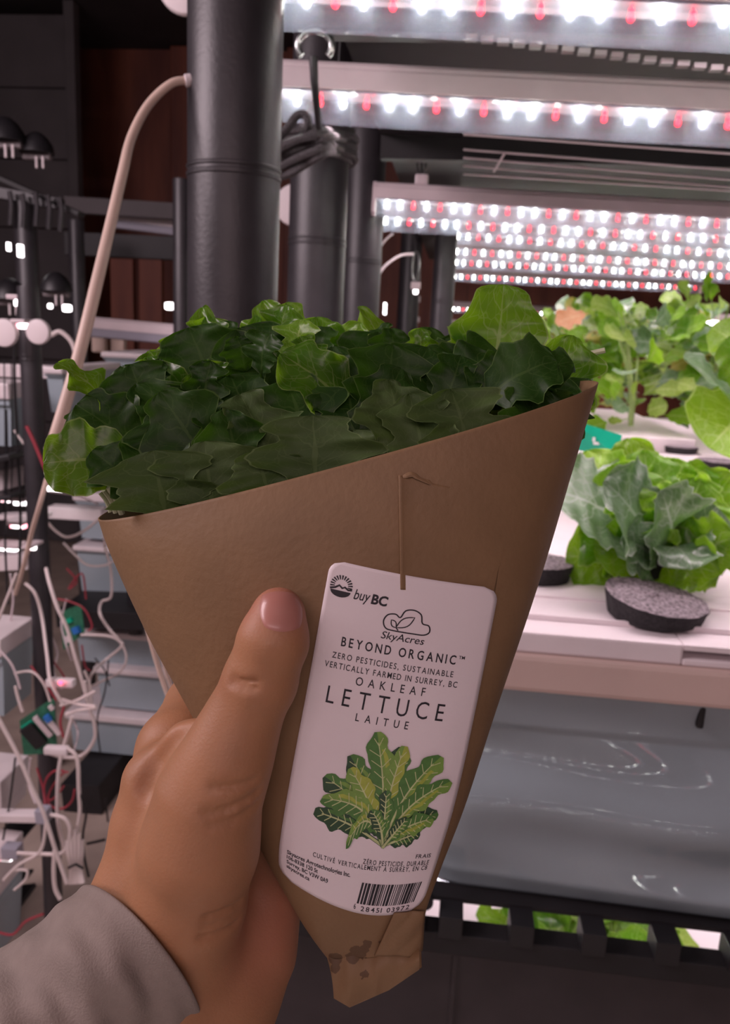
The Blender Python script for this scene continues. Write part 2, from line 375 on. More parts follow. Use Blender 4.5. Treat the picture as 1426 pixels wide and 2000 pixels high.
# ------------------------------------------------------------------ deck above the lights with its wires
zt = PY(1000, 300, 1.75).z+0.02
xL, xR = -0.205, 1.75
e = empty('upper_shelf', (xL, 0.7, zt), 'dark underside of the shelf above the LED bars', 'shelf')
MB().box(((xL+xR)/2, 2.9, zt+0.075), (xR-xL, 4.4, 0.03)).build('deck', M['blackm'], e)
for k, (ay, by, Y) in enumerate([(262, 300, 1.66), (292, 332, 1.78), (308, 352, 1.9), (324, 366, 2.02), (340, 372, 2.14)]):
    MB().tube([PY(905, ay, Y), PY(1500, by+5, Y)], 0.0022, 6).build('wire', M['alu'], e)
MB().tube([PY(965, 335, 1.9), PY(985, 300, 1.75)], 0.0025, 6).build('wire', M['alu'], e)
a, b_ = PY(905, 72, 1.12), PY(1480, 144, 1.12)
sl = MB(); d = (b_-a)
for k in range(18):
    sl.box(a+d*((k+0.5)/18), (d.length/18*0.72, 0.012, 0.006), None)
sl.build('slotted_strip', M['strap'], e)
for k, Y in enumerate((1.2, 2.0, 3.1)):
    MB().box(((xL+xR)/2, Y, zt+0.035), (xR-xL, 0.04, 0.05)).build('cross_beam', M['blackm'], e)

# ------------------------------------------------------------------ hook, rope coil, hangers, round discs
hk = empty('hanging_hook', PY(618, 240, 1.2), 'steel hook with a dark rod above the rope coil', 'hook')
ring = [PY(615+33*cos(t), 90-31*sin(t), 1.2) for t in [radians(a) for a in range(-38, 219, 8)]]
MB().tube(spline(ring, 2), 0.0050, 10).build('ring', M['steel'], hk, True)
MB().tube([PY(612, 112, 1.2), PY(614, 160, 1.2), PY(619, 205, 1.21), PY(623, 250, 1.24)], [0.006, 0.0055, 0.005, 0.0045], 10).build('rod', M['black'], hk, True)
rp = empty('rope_coil', PY(622, 262, 1.55), 'dark rope bundled in loops around the post top under the steel hook', 'rope')
rnd = random.Random(4)
cx, cy = PY(622, 280, 1.6).x, 1.6
m = MB()
def loop_pts(z0, rad, tilt, ph):
    return [Vector((cx+rad*cos(t), cy+rad*sin(t), z0+tilt*cos(t-ph))) for t in [2*pi*k/28 for k in range(29)]]
ztop = zof(622, 262, 1.6)
for k in range(9):
    m.tube(loop_pts(ztop-0.042+0.0105*(k % 5)+rnd.uniform(-.003, .003), 0.060+0.008*(k//5)+rnd.uniform(0, .003), rnd.uniform(-.016, .016), rnd.uniform(0, 6)), 0.0055, 8, False)
m.build('coil', M['rope'], rp, True)
for k, (pts) in enumerate([
        [(668, 262, 1.50), (630, 256, 1.28), (590, 270, 1.27), (550, 284, 1.27), (520, 294, 1.3)],
        [(672, 272, 1.50), (645, 268, 1.28), (600, 286, 1.27), (560, 300, 1.27), (520, 312, 1.3)],
        [(668, 290, 1.50), (640, 284, 1.28), (600, 304, 1.27), (560, 322, 1.27), (520, 335, 1.3)],
        [(660, 300, 1.50), (640, 298, 1.28), (595, 322, 1.27), (565, 340, 1.27), (520, 350, 1.3)],
        [(540, 272, 1.26), (562, 250, 1.26), (580, 226, 1.26), (596, 226, 1.26), (602, 245, 1.26), (590, 268, 1.28)],
        [(530, 300, 1.26), (580, 275, 1.26), (622, 268, 1.26), (648, 280, 1.30)], [(540, 330, 1.27), (590, 305, 1.26), (628, 292, 1.26), (646, 292, 1.30)]]):
    MB().tube(spline([PY(*p) for p in pts], 6), 0.0062, 8).build('strand', M['rope'], rp, True)

def disc(px, py, Y, rad, label, m=M['white'], th=0.012, axis=(0, -1, 0)):
    p = PY(px, py, Y); e = empty('round_end_cap', p, label, 'cap')
    MB().lathe(p, axis, [(rad*0.97, 0), (rad, th*0.3), (rad, th*0.7), (rad*0.94, th), (rad*0.6, th*1.15)], 30).build('disc', m, e, True)
    return e
disc(368, -30, 1.35, 0.046, 'pinkish white round cap at the top edge beside the widest pipe')
disc(578, 402, 1.75, 0.042, 'pinkish white round cap half hidden between the two near pipes')
disc(12, 650, 1.7, 0.030, 'pale round cap at the left edge, left of the glowing light')
disc(78, 648, 1.66, 0.026, 'pale round cap on top of the left rack post')

def hanger(px, py0, py1, Y, label):
    e = empty('light_hanger', PY(px, py1, Y), label, 'hanger')
    MB().tube([PY(px-6, py0, Y), PY(px, py0+20, Y), PY(px, py1, Y)], 0.003, 6).build('wire', M['blackm'], e, True)
    c = PY(px, py1-40, Y); h = (PY(px, py1-10, Y)-c).length
    MB().tube([c+Vector((0.012*cos(t)*1.0, 0, h*0.95*sin(t))) for t in [2*pi*k/20 for k in range(21)]], 0.003, 8, False).build('carabiner', M['steel'], e, True)
    MB().box(PY(px, py1-2, Y), (0.034, 0.03, 0.026), None, 0.004).build('clip', M['alu'], e)
hanger(824, 262, 354, 2.25, 'hanging clip and loop above the left end of the third LED bar')
hanger(812, 455, 560, 3.0, 'thin hanger with pale clip below the third LED bar')

# ------------------------------------------------------------------ pale hoses
def cable(name, pts, r, m, label, cat='cable', group=None, flat=1.0, n=7, seg=8):
    P3 = spline([PY(*p) for p in pts], n)
    rr = r
    if isinstance(r, tuple): rr = [r[0]+(r[1]-r[0])*i/(len(P3)-1) for i in range(len(P3))]
    o = MB().tube(P3, rr, seg, True, flat).build(name, m, None, True)
    c = P3[0].copy(); o.data.transform(Matrix.Translation(-c)); o.location = c
    return tag(o, label, cat, group)
h = empty('pale_hose', PY(372, 157, 0.97), 'cream hose curving from the widest pipe down behind the lettuce', 'hose')
hp = spline([PY(*p) for p in [(372, 157, .97), (335, 163, .96), (290, 205, .95), (257, 268, .93), (240, 335, .9), (218, 430, .87), (192, 540, .83), (168, 640, .8), (143, 735, .78), (112, 840, .76), (98, 880, .76)]], 8)
MB().tube(hp, [0.0042+0.0022*min(1, i/50) for i in range(len(hp))], 12).build('hose', M['cream'], h, True)
MB().lathe(PY(373, 157, .97), (PY(350, 159, .965)-PY(373, 157, .97)), [(0.005, -0.002), (0.007, 0), (0.007, 0.006), (0.0055, 0.007)], 16).build('fitting', M['white'], h, True)
cable('pale_hose', [(92, 935, 1.3), (78, 985, 1.3), (62, 1040, 1.35), (45, 1110, 1.4), (30, 1160, 1.5)], 0.0045, M['cream'], 'thinner cream hose running down left below the lettuce', 'hose')
cable('pale_hose', [(262, 1120, .9), (275, 1175, .9), (292, 1240, .9), (312, 1310, .9), (335, 1375, .9)], 0.0036, M['cream'], 'left of two cream hoses emerging beside the paper cone above the hand', 'hose')
cable('pale_hose', [(275, 1125, .92), (290, 1185, .92), (308, 1250, .92), (328, 1320, .92), (345, 1365, .92)], 0.0030, M['cream'], 'right of two cream hoses, touching the paper cone edge above the hand', 'hose')
cable('pale_hose', [(738, 540, 2.6), (752, 520, 2.6), (780, 500, 2.6), (808, 496, 2.6)], 0.004, M['white'], 'pale hose arching below the third LED bar', 'hose')
cable('pale_hose', [(738, 490, 2.7), (752, 470, 2.7), (768, 456, 2.7)], 0.0035, M['white'], 'short pale hose rising to the left end of the third LED bar', 'hose')
# ------------------------------------------------------------------ leaves
LW = (0.50, 0.62, 0.25)
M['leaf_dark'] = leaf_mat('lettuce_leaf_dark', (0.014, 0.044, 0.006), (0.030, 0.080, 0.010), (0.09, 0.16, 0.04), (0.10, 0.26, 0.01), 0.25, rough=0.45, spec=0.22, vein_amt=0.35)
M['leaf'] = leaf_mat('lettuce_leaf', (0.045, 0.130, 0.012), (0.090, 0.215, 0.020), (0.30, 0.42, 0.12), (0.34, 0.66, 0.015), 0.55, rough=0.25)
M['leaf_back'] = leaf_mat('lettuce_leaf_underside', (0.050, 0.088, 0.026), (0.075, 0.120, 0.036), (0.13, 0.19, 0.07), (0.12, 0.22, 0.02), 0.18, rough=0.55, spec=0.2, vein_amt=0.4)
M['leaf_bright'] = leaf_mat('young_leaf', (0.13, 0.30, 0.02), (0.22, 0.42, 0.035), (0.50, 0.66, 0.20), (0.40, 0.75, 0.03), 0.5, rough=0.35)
M['leaf_grey'] = leaf_mat('waxy_leaf', (0.10, 0.20, 0.085), (0.20, 0.30, 0.19), (0.42, 0.50, 0.40), (0.15, 0.35, 0.04), 0.3, rough=0.30, spec=0.8)
M['leaf_pale'] = leaf_mat('backlit_leaf', (0.20, 0.32, 0.06), (0.32, 0.44, 0.12), (0.55, 0.66, 0.26), (0.45, 0.68, 0.06), 0.55, rough=0.4)
M['leaf_yellow'] = leaf_mat('yellowing_leaf', (0.30, 0.30, 0.05), (0.42, 0.34, 0.08), (0.6, 0.55, 0.25), (0.6, 0.5, 0.08), 0.4, rough=0.5)
M['leaf_brown'] = leaf_mat('dry_leaf', (0.45, 0.20, 0.09), (0.5, 0.28, 0.14), (0.5, 0.35, 0.2), (0.5, 0.25, 0.1), 0.35, rough=0.6)
M['stem'] = mat('plant_stem', (0.30, 0.42, 0.14), 0.45, noise=0.2, nscale=80)

def leaf_mesh(L, Wd, curl, ruffle, seed, cup=0.15, lobes=3.2, lobe_amt=0.2, nu=15, nv=26, stalk=0.14, bendx=0.0, sharp=0.0):
    r = random.Random(seed); ph = r.uniform(0, 6); phs = [r.uniform(0, 6) for _ in range(6)]; fr = [r.uniform(2.0, 3.4) for _ in range(4)]
    cen = []; ang = 0.0; y = z = 0.0
    c1 = curl*(0.7+0.6*r.random())
    for j in range(nv+1):
        v = j/nv
        cen.append((y, z, ang)); ang = -c1*(v**1.5)+0.12*sin(4*v+ph)*min(1, ruffle*8)
        y += L/nv*cos(ang); z += L/nv*sin(ang)
    vs, uv = [], []
    for j in range(nv+1):
        v = 1-(1-j/nv)**1.35; x_ = v*nv; j0 = min(int(x_), nv-1); f_ = x_-j0; cy_, cz_, a = [p+(q_-p)*f_ for p, q_ in zip(cen[j0], cen[j0+1])]
        if v < stalk: w = 0.055+0.02*(v/stalk)
        else:
            q = (v-stalk)/(1-stalk)
            w = (max(0, 1-((q-.60)/.60)**2)**0.75 if q < .60 else max(0, 1-((q-.60)/.40)**2.2)**0.5)
            w = max(w, 0.06)
        for i in range(nu+1):
            u = -1+2*i/nu; s = 1 if u > 0 else -1
            lob = 1+(lobe_amt*cos(2*pi*lobes*v+(ph if s > 0 else ph+1.1))+0.22*lobe_amt*cos(2*pi*lobes*2.1*v+phs[0]*s)+sharp*abs(((v*11+phs[1]) % 1)-0.5)*0.4)*(1 if v > stalk else 0)
            ww = w*lob*Wd
            x = u*ww
            e = abs(u)**2
            amp = ruffle*L*(0.15+0.85*e)*(min(1, w))
            dz = amp*(sin(2*pi*fr[0]*v+phs[2]+(0 if s > 0 else 2.1))*0.6+0.4*sin(2*pi*fr[1]*2.1*v+phs[3]*s)) + cup*ww*e + 0.10*ruffle*L*sin(7*u+9*v+phs[4])
            dx = 0.35*amp*sin(2*pi*fr[2]*v+phs[5])*s
            ny, nz = -sin(a), cos(a)
            # lobed tip: push the end row out in a rounded way
            ty = 0
            vs.append(Vector((x+dx+bendx*L*v*v, cy_+ny*dz+ty*cos(a), cz_+nz*dz+ty*sin(a))))
            uv.append((i/nu, v))
    fs = [(j*(nu+1)+i, j*(nu+1)+i+1, (j+1)*(nu+1)+i+1, (j+1)*(nu+1)+i) for j in range(nv) for i in range(nu)]
    return vs, fs, uv
def leaf(parent, base, tip, width, face, m, seed, curl=0.6, ruffle=0.06, **kw):
    B, T = Vector(base), Vector(tip); d = T-B; L0 = d.length; yv = d.normalized(); fz = Vector(face); zv = (fz-yv*fz.dot(yv)).normalized(); xv = yv.cross(zv)
    vs, fs, uv = leaf_mesh(L0, width, curl, ruffle, seed, **kw)
    # rotate within the local yz-plane so that the curled tip still lands on T
    nu = kw.get('nu', 15); e = vs[-1-nu//2]; a = math.atan2(e.z, e.y); ln = sqrt(e.y**2+e.z**2); k = L0/max(ln, 1e-6)
    ca, sa = cos(-a), sin(-a); out = []
    for v in vs:
        y = (v.y*ca-v.z*sa)*k; z = (v.y*sa+v.z*ca)*k
        out.append(B+xv*v.x+yv*y+zv*z)
    return mesh_obj('leaf', out, fs, m, parent, True, uv)

# ------------------------------------------------------------------ planted trough of the near rack
zr = zof(1020, 1227, 0.9)                       # raft top at its front edge
zb = zof(1020, 1267, 0.9); zrim = zof(1020, 1338, 0.9); zbot = zof(960, 1775, 0.9)
xl = PY(820, 1700, 0.9).x; xr = 1.15
tr = empty('planting_trough', (xl, 0.9, zbot), 'glossy grey plastic trough with a cream rim under the white raft', 'trough')
nx, nz = 120, 60; vs, fs = [], []
for j in range(nz+1):
    for i in range(nx+1):
        x = xl+(xr-xl)*i/nx; t = j/nz; z = zbot+(zrim-zbot)*t
        y = 0.905
        y += 0.020*(1-t)**1.0*0.6 + 0.05*max(0, 0.10-t)**1.2*6              # tapers, rounded bottom
        y += 0.006*sin(9.3*x+1.2)*sin(pi*t)+0.0075*sin(5.5*t*2-4.0*x+0.6)+0.0028*sin(17*x-9*t+2)*sin(pi*t)+0.0022*sin(21*t+7*x)
        y += -0.004 if t > 0.80 else 0.0
        if i < 6: y += 0.03*(1-i/6)**2*(0.3+max(0, .4-t))
        vs.append(Vector((x + (0.03*max(0, .25-t) if i < 2 else 0), y, z)))
        if i < nx and j < nz: a = j*(nx+1)+i; fs.append((a, a+1, a+nx+2, a+nx+1))
n0 = len(vs)
for i in range(nx+1): vs.append(Vector((vs[i].x, 3.9, zbot)))
for i in range(nx+1): vs.append(Vector((vs[i].x, 3.9, zrim)))
for i in range(nx): fs.append((i+1, i, n0+i, n0+i+1)); fs.append((n0+i+1, n0+i, n0+nx+1+i, n0+nx+2+i))
for j in range(nz):                               # the two sides
    pass
mesh_obj('body', vs, fs, M['tote'], tr, True)
MB().box(((xl+0.0), 2.42, (zbot+zrim)/2), (0.006, 2.96, zrim-zbot)).box((xr, 2.42, (zbot+zrim)/2), (0.006, 2.96, zrim-zbot)).build('side_wall', M['tote'], tr)
MB().box(((xl+xr)/2, 2.405, (zb+zrim)/2), (xr-xl+0.03, 3.05, zb-zrim), None, 0.006).build('rim', M['rim'], tr)
p = PY(1372, 1400, 0.893)
MB().box((p.x, 0.899, p.z), (0.008, 0.010, 0.032), None, 0.003).build('drain_clip', M['blackm'], tr)
p = PY(828, 1752, 0.9)
MB().lathe((p.x, 0.9, p.z), (0, -1, 0), [(0.012, 0), (0.012, 0.01), (0.008, 0.012)], 16).build('drain_plug', M['black'], tr, True)

# white rafts
def raft(x0, x1, y0, y1, z0, z1, label, notch=None):
    e = empty('growing_raft', (x0, y0, z0), label, 'raft', None)
    m = MB()
    if notch:
        m.box(((x0+notch)/2, (y0+y1)/2, (z0+z1)/2), (notch-x0, y1-y0, z1-z0), None, 0.003)
        m.box(((x1+notch)/2, (y0+0.03+y1)/2, (z0+z1)/2), (x1-notch, y1-y0-0.03, z1-z0), None, 0.003)
        m.box(((x1+notch)/2, y0+0.015, z1-0.003), (x1-notch, 0.03, 0.006))
        m.box(((x1+notch)/2, y0+0.012, z0+0.004), (x1-notch, 0.024, 0.008), None, 0.002)
    else: m.box(((x0+x1)/2, (y0+y1)/2, (z0+z1)/2), (x1-x0, y1-y0, z1-z0), None, 0.003)
    m.build('slab', M['raft'], e)
    return e
rf = raft(xl-0.012, xr, 0.888, 1.60, zb+0.0005, zr, 'front white foam raft holding the nearest foam disc', PY(1336, 1270, 0.888).x)
MB().box(((xl+xr)/2, 0.935, zr+0.003), (xr-xl, 0.004, 0.007)).build('ridge', M['raft'], rf)
MB().box(((xl+xr)/2, 1.05+0.2, zr+0.0015), (xr-xl, 0.46, 0.003)).build('panel', M['raft'], rf)
ZT = zr+0.003
raft(xl+0.06, xr, 1.62, 2.55, zb+0.0005, zr+0.003, 'middle white raft behind the front lettuce')
raft(xl+0.10, 0.74, 2.58, 3.6, zb+0.0005, zr+0.045, 'raised white raft under the tall yellowing plants')
raft(0.76, 1.15, 2.58, 3.8, zb+0.0005, zr+0.003, 'far right white raft beside the raised one')

# foam discs
def fdisc(px, py, r, th, label, top=M['foamtop'], tilt=(0, 0), lift=0.0):
    c = PZ(px, py, ZT); e = empty('foam_disc', c, label, 'foam disc')
    rn = random.Random(int(px)); seg = 64; rings = 9; vs, fs = [], []
    def ht(x, y): return th+tilt[0]*x/r+tilt[1]*y/r
    for k in range(rings+1):
        rr = r*k/rings
        for s in range(seg):
            a = 2*pi*s/seg; w = 1+0.02*sin(3*a+1)+0.012*sin(11*a); x, y = rr*w*cos(a), rr*w*sin(a)
            vs.append(c+Vector((x, y, lift+ht(x, y)-0.002*(k/rings)**8+rn.uniform(-.0007, .0007))))
    for k in range(rings):
        for s in range(seg): a, b = k*seg+s, k*seg+(s+1) % seg; fs.append((a, a+seg, b+seg, b))
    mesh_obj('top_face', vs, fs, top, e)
    vs, fs = [], []
    hh = [1.0, 0.86, 0.6, 0.35, 0.1, 0.0]
    for k, q in enumerate(hh):
        for s in range(seg):
            a = 2*pi*s/seg; w = (1+0.02*sin(3*a+1)+0.012*sin(11*a))*(1-0.10*(1-q)); x, y = r*w*cos(a), r*w*sin(a)
            vs.append(c+Vector((x+rn.uniform(-.0006, .0006), y, (lift+ht(x, y)-0.002)*q+rn.uniform(-.0005, .0005)*(0 < q < 1))))
    for k in range(len(hh)-1):
        for s in range(seg): a, b = k*seg+s, k*seg+(s+1) % seg; fs.append((a, b, b+seg, a+seg))
    fs.append(tuple((len(hh)-1)*seg+s for s in range(seg)))
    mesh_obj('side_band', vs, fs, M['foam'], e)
    return e
fdisc(1277, 1203, 0.0605, 0.026, 'nearest round foam disc with a grey speckled top, on the front white raft', tilt=(-0.006, 0.004))
fdisc(1052, 1128, 0.045, 0.026, 'black foam disc half hidden by the right edge of the paper cone')
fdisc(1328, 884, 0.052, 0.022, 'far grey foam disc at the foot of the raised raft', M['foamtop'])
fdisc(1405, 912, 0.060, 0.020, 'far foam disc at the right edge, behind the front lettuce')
# black pot of the front lettuce
c = PZ(1258, 1138, ZT)
pot = empty('net_pot', c, 'black net pot under the front lettuce, behind the nearest disc', 'pot')
MB().lathe(c, (0, 0, 1), [(0.052, 0.0), (0.060, 0.040), (0.064, 0.040), (0.064, 0.046), (0.055, 0.046), (0.050, 0.030)], 32).build('cup', M['black'], pot, True)

# ------------------------------------------------------------------ front right lettuce
cp = c+Vector((0, 0.0, 0.035))
YF = c.y
pl = empty('lettuce_plant', cp, 'bushy green lettuce in the black pot on the front raft', 'plant')
def PLf(px, py, dy): return PY(px, py, YF+dy)
spec = [  # tip px, py, dy, width, face, mat, curl, ruffle, seed
    (1085, 960, -0.05, 0.075, (-.1, -.6, .9), 'leaf_grey', 1.0, .05, 1), (1180, 940, -0.09, 0.062, (0, -.8, .9), 'leaf_grey', .9, .06, 2),
    (1290, 960, -.10, .050, (.1, -.9, .6), 'leaf_grey', .8, .07, 3), (1105, 1085, -.02, .052, (-.2, -1, .2), 'leaf', .5, .06, 4),
    (1160, 1062, -.07, .036, (0, -1, .4), 'leaf', .9, .06, 5), (1200, 905, .0, .045, (0, -1, .3), 'leaf_bright', .5, .1, 6),
    (1260, 880, .02, .045, (0, -1, .3), 'leaf_bright', .4, .12, 7), (1320, 895, .02, .05, (.1, -1, .2), 'leaf_bright', .5, .12, 8),
    (1150, 880, .06, .04, (0, -1, .4), 'leaf_bright', .5, .1, 9), (1370, 935, .0, .05, (.2, -1, .3), 'leaf_bright', .6, .12, 10),
    (1300, 985, -.05, .035, (0, -1, .5), 'leaf_bright', .6, .12, 11), (1225, 960, -.05, .035, (0, -1, .4), 'leaf_bright', .6, .12, 12),
    (1400, 990, -.03, .055, (.3, -1, .5), 'leaf_grey', .8, .08, 13), (1435, 1050, -.05, .045, (.4, -1, .3), 'leaf', .8, .08, 14),
    (1215, 1050, -.10, .038, (-.2, -1, .5), 'leaf_grey', 1.0, .09, 15), (1352, 1112, -.12, .045, (.1, -1, .4), 'leaf_grey', 1.1, .09, 16),
    (1405, 1120, -.10, .038, (.3, -1, .3), 'leaf', 1.0, .09, 17), (1350, 905, .07, .05, (0, -1, .3), 'leaf_bright', .4, .12, 18),
    (1230, 855, .07, .04, (0, -1, .2), 'leaf', .3, .1, 19), (1430, 930, .04, .05, (.2, -1, .2), 'leaf', .4, .1, 20),
    (1345, 1010, -.06, .04, (.1, -1, .5), 'leaf', .7, .1, 21), (1285, 1030, -.08, .034, (0, -1, .5), 'leaf_bright', .6, .1, 22),
    (1140, 1015, -.02, .045, (-.1, -1, .3), 'leaf', .6, .08, 23)]
for (px, py, dy, w, fc, mt, cu, ru, sd) in spec:
    b = cp+Vector((0.012*cos(sd*2.4), 0.012*sin(sd*2.4), -0.004))
    leaf(pl, b, PLf(px, py, dy), w, fc, M[mt], sd+40, cu, ru, lobe_amt=0.16, sharp=0.7, stalk=0.10, nv=34, nu=19)

# green tag standing behind it
gt = empty('plant_tag', PY(1170, 870, 1.55), 'green plastic plant tag with white marks beside the cone', 'tag')
a_, b2, c2, d2 = PY(1112, 818, 1.62), PY(1215, 850, 1.5), PY(1208, 892, 1.5), PY(1130, 880, 1.62)
th = Vector((0, 0.002, 0))
MB().add([a_, b2, c2, d2, a_+th, b2+th, c2+th, d2+th], [(0, 1, 2, 3), (7, 6, 5, 4), (0, 4, 5, 1), (1, 5, 6, 2), (2, 6, 7, 3), (3, 7, 4, 0)])
gm = MB(); gm.add([a_, b2, c2, d2, a_+th, b2+th, c2+th, d2+th], [(0, 1, 2, 3), (7, 6, 5, 4), (0, 4, 5, 1), (1, 5, 6, 2), (2, 6, 7, 3), (3, 7, 4, 0)])
gm.build('card', M['gtag'], gt)
for (x, y, w, h_) in [(1175, 842, 5, 4), (1166, 866, 14, 5), (1160, 858, 5, 8)]:
    q = PY(x, y, 1.548); MB().box(q, (w*0.00095, 0.002, h_*0.00095), None).build('mark', M['white'], gt)

# ------------------------------------------------------------------ tall plants behind
def tall_plant(px, py, Y, hpx, n, seed, label, mats, spread=0.22, lsize=0.10, name='tall_leafy_plant'):
    r = random.Random(seed); base = PY(px, py, Y); top = PY(px, py-hpx, Y); H = top.z-base.z
    e = empty(name, base, label, 'plant')
    for s in range(5):
        a = r.uniform(0, 2*pi); q = Vector((cos(a), sin(a), 0))*spread*0.35
        MB().tube(spline([base+q*0.1, base+q*0.3+Vector((0, 0, H*.3)), base+q*0.8+Vector((0, 0, H*.6)), base+q*1.4+Vector((0, 0, H*.85))], 4), [0.005-0.003*k/12 for k in range(13)], 6).build('stem', M['stem'], e, True)
    for k in range(n):
        a = r.uniform(0, 2*pi); t = r.random()**0.8; rad = spread*(0.25+0.75*r.random())*(1.05-0.4*abs(t-.6))
        s = base+Vector((cos(a)*rad*0.25, sin(a)*rad*0.25, H*(0.05+0.75*t)))
        l = lsize*r.uniform(.6, 1.35)
        dr = Vector((cos(a), sin(a), r.uniform(-.35, .7))).normalized()
        b = s+dr*rad*0.55
        MB().tube([s, b], 0.0018, 5).build('stem', M['stem'], e)if k % 3 == 0 else None
        leaf(e, b, b+dr*l, l*r.uniform(.32, .5), (r.uniform(-.5, .5), -0.8, r.uniform(.2, 1)), M[r.choice(mats)], seed*100+k, r.uniform(.4, 1.3), .05, nu=8, nv=12, lobe_amt=.12, stalk=.08, sharp=.2)
    return e
gm_ = ['leaf_pale', 'leaf', 'leaf_grey', 'leaf_bright', 'leaf', 'leaf_pale', 'leaf', 'leaf_grey', 'leaf', 'leaf_pale', 'leaf_bright', 'leaf_grey', 'leaf_pale', 'leaf_yellow']
tall_plant(1235, 832, 2.75, 262, 100, 3, 'tall pale green plant with fuzzy leaves on the raised raft', gm_, .25, .085)
tall_plant(1110, 800, 3.0, 210, 85, 4, 'pale leafy plant just right of the tallest lettuce leaf', gm_, .22, .082)
tall_plant(1375, 815, 2.9, 255, 90, 5, 'tall plant with yellowed leaves near the right edge', gm_+['leaf_yellow'], .26, .088)
tall_plant(1180, 770, 3.4, 165, 70, 8, 'low leafy plant seen between the tall ones', gm_, .25, .085)
dl = empty('dry_leaf', PY(1110, 630, 2.3), 'orange-brown dry leaf hanging below the far LED bars', 'leaf')
leaf(dl, PY(1150, 612, 2.35), PY(1085, 632, 2.3), .030, (0, -1, .5), M['leaf_brown'], 9, .5, .05, nu=8, nv=12)
# broad leaves of the plant at the right edge
bp_ = empty('broad_leaf_plant', PY(1500, 900, 1.5), 'broad-leaved plant entering from the right edge', 'plant')
MB().tube(spline([PZ(1520, 960, ZT), PY(1510, 850, 1.5), PY(1480, 720, 1.5), PY(1470, 640, 1.5)], 5), 0.005, 8).build('stem', M['stem'], bp_, True)
leaf(bp_, PY(1475, 870, 1.50), PY(1336, 700, 1.42), .055, (-.3, -.5, 1), M['leaf_grey'], 91, .5, .03, lobe_amt=.05, stalk=.05)
leaf(bp_, PY(1470, 800, 1.50), PY(1385, 875, 1.40), .085, (-.4, -1, .2), M['leaf_bright'], 92, .7, .04, lobe_amt=.05, stalk=.05)
leaf(bp_, PY(1480, 760, 1.52), PY(1420, 660, 1.50), .05, (-.3, -.8, .5), M['leaf'], 93, .6, .04, lobe_amt=.05, stalk=.05)
leaf(bp_, PY(1480, 700, 1.52), PY(1390, 640, 1.55), .04, (-.3, -.8, .5), M['leaf_bright'], 94, .6, .04, lobe_amt=.05, stalk=.05)

# ------------------------------------------------------------------ rack front below the trough
zs0, zs1 = zof(960, 1785, 0.9), zof(960, 1818, 0.9)        # the row of slots
zbm = zof(960, 1858, 0.9)
fb = empty('rack_shelf_beam', (xl, 0.88, zbm), 'black slotted shelf beam carrying the grey trough', 'beam')
m = MB(); xa, xb = PY(330, 1800, .88).x, xr
m.box(((xa+xb)/2, 0.90, (zs1+zbm)/2), (xb-xa, 0.03, zs1-zbm), None, 0.002)
m.box(((xa+xb)/2, 0.93, zs0+0.002), (xb-xa, 0.03, 0.006))
m.build('beam', M['blackm'], fb)
x = PY(880, 1800, .9).x; k = 0
while x < xb:
    MB().box((x, 0.90, (zs0+zs1)/2), (0.029, 0.04, zs0-zs1+0.006), None, 0.001).build('slat', M['black'], fb); x += 0.0862
MB().box((PY(760, 1790, .9).x, 0.90, (zs0+zs1)/2), (0.09, 0.04, zs0-zs1+0.006)).build('slat', M['black'], fb)
zp = 0.02
pn = empty('rack_panel', (xl, 0.92, zp), 'dark plastic sheet closing the rack below the slotted beam', 'panel')  # black front panel belonging to the rack
pm = mat('dark_panel', (0.040, 0.033, 0.036), 0.5, noise=0.15)
MB().box(((xa+xb)/2, 0.925, (zbm+zp)/2), (xb-xa, 0.01, zbm-zp)).build('sheet', pm, pn)
MB().box((PY(885, 1920, .92).x, 0.918, (zbm+zp)/2), (0.006, 0.004, zbm-zp)).build('seam', pm, pn)

# lower tier
ZL = zbot-0.36
raft(xl-0.05, xr, 0.96, 2.6, ZL-0.03, ZL, 'lower white raft seen through the slots of the beam')
def mk_low(px, Y, n, seed, label):
    r = random.Random(seed); x = PY(px, 1800, 0.9).x/0.9*Y
    e = empty('lettuce_plant', (x, Y, ZL), label, 'plant')
    for k in range(n):
        a = r.uniform(0, 2*pi); b = Vector((x+r.uniform(-.01, .01), Y+r.uniform(-.01, .01), ZL)); el = r.uniform(.4, 1.2)
        leaf(e, b, b+Vector((cos(a)*cos(el), sin(a)*cos(el), sin(el)))*r.uniform(.09, .15), .035, (cos(a), sin(a), 1.4), M[r.choice(['leaf_bright', 'leaf', 'leaf_pale'])], seed*50+k, .8, .1, nu=8, nv=12)
for k, (y_, z_) in enumerate([(-0.52, 0.36), (-0.60, 0.10), (-0.95, 0.62)]):
    e = copy_tree(bar0, None, KIDS); [bpy.data.objects.remove(c_) for c_ in children(e) if c_.type == 'LIGHT' or c_.name.startswith('hanging_rod')]; place(e, Vector((-0.55, y_, z_)), Vector((0.45, y_, z_)), ['LED bar of the rack behind the viewer, mirrored high in the grey trough', 'LED bar of the rack behind the viewer, mirrored low in the grey trough', 'upper LED bar of the rack behind the viewer, seen only as a reflection'][k]); e.rotation_euler = (radians(112), 0, 0)
mk_low(1080, 1.25, 22, 1, 'green lettuce seen through the second slot from the left')
mk_low(1150, 1.32, 22, 2, 'green lettuce seen between the second and third slots')
mk_low(1250, 1.25, 22, 3, 'green lettuce seen through the third slot')
cL = Vector((PY(975, 1800, .9).x/.9*1.2, 1.22, ZL)); e = empty('foam_disc', cL, 'pale disc seen through the first full slot', 'foam disc')
MB().lathe(cL, (0, 0, 1), [(0.05, 0), (0.052, 0.02), (0.048, 0.022)], 30).build('block', M['board'], e, True)
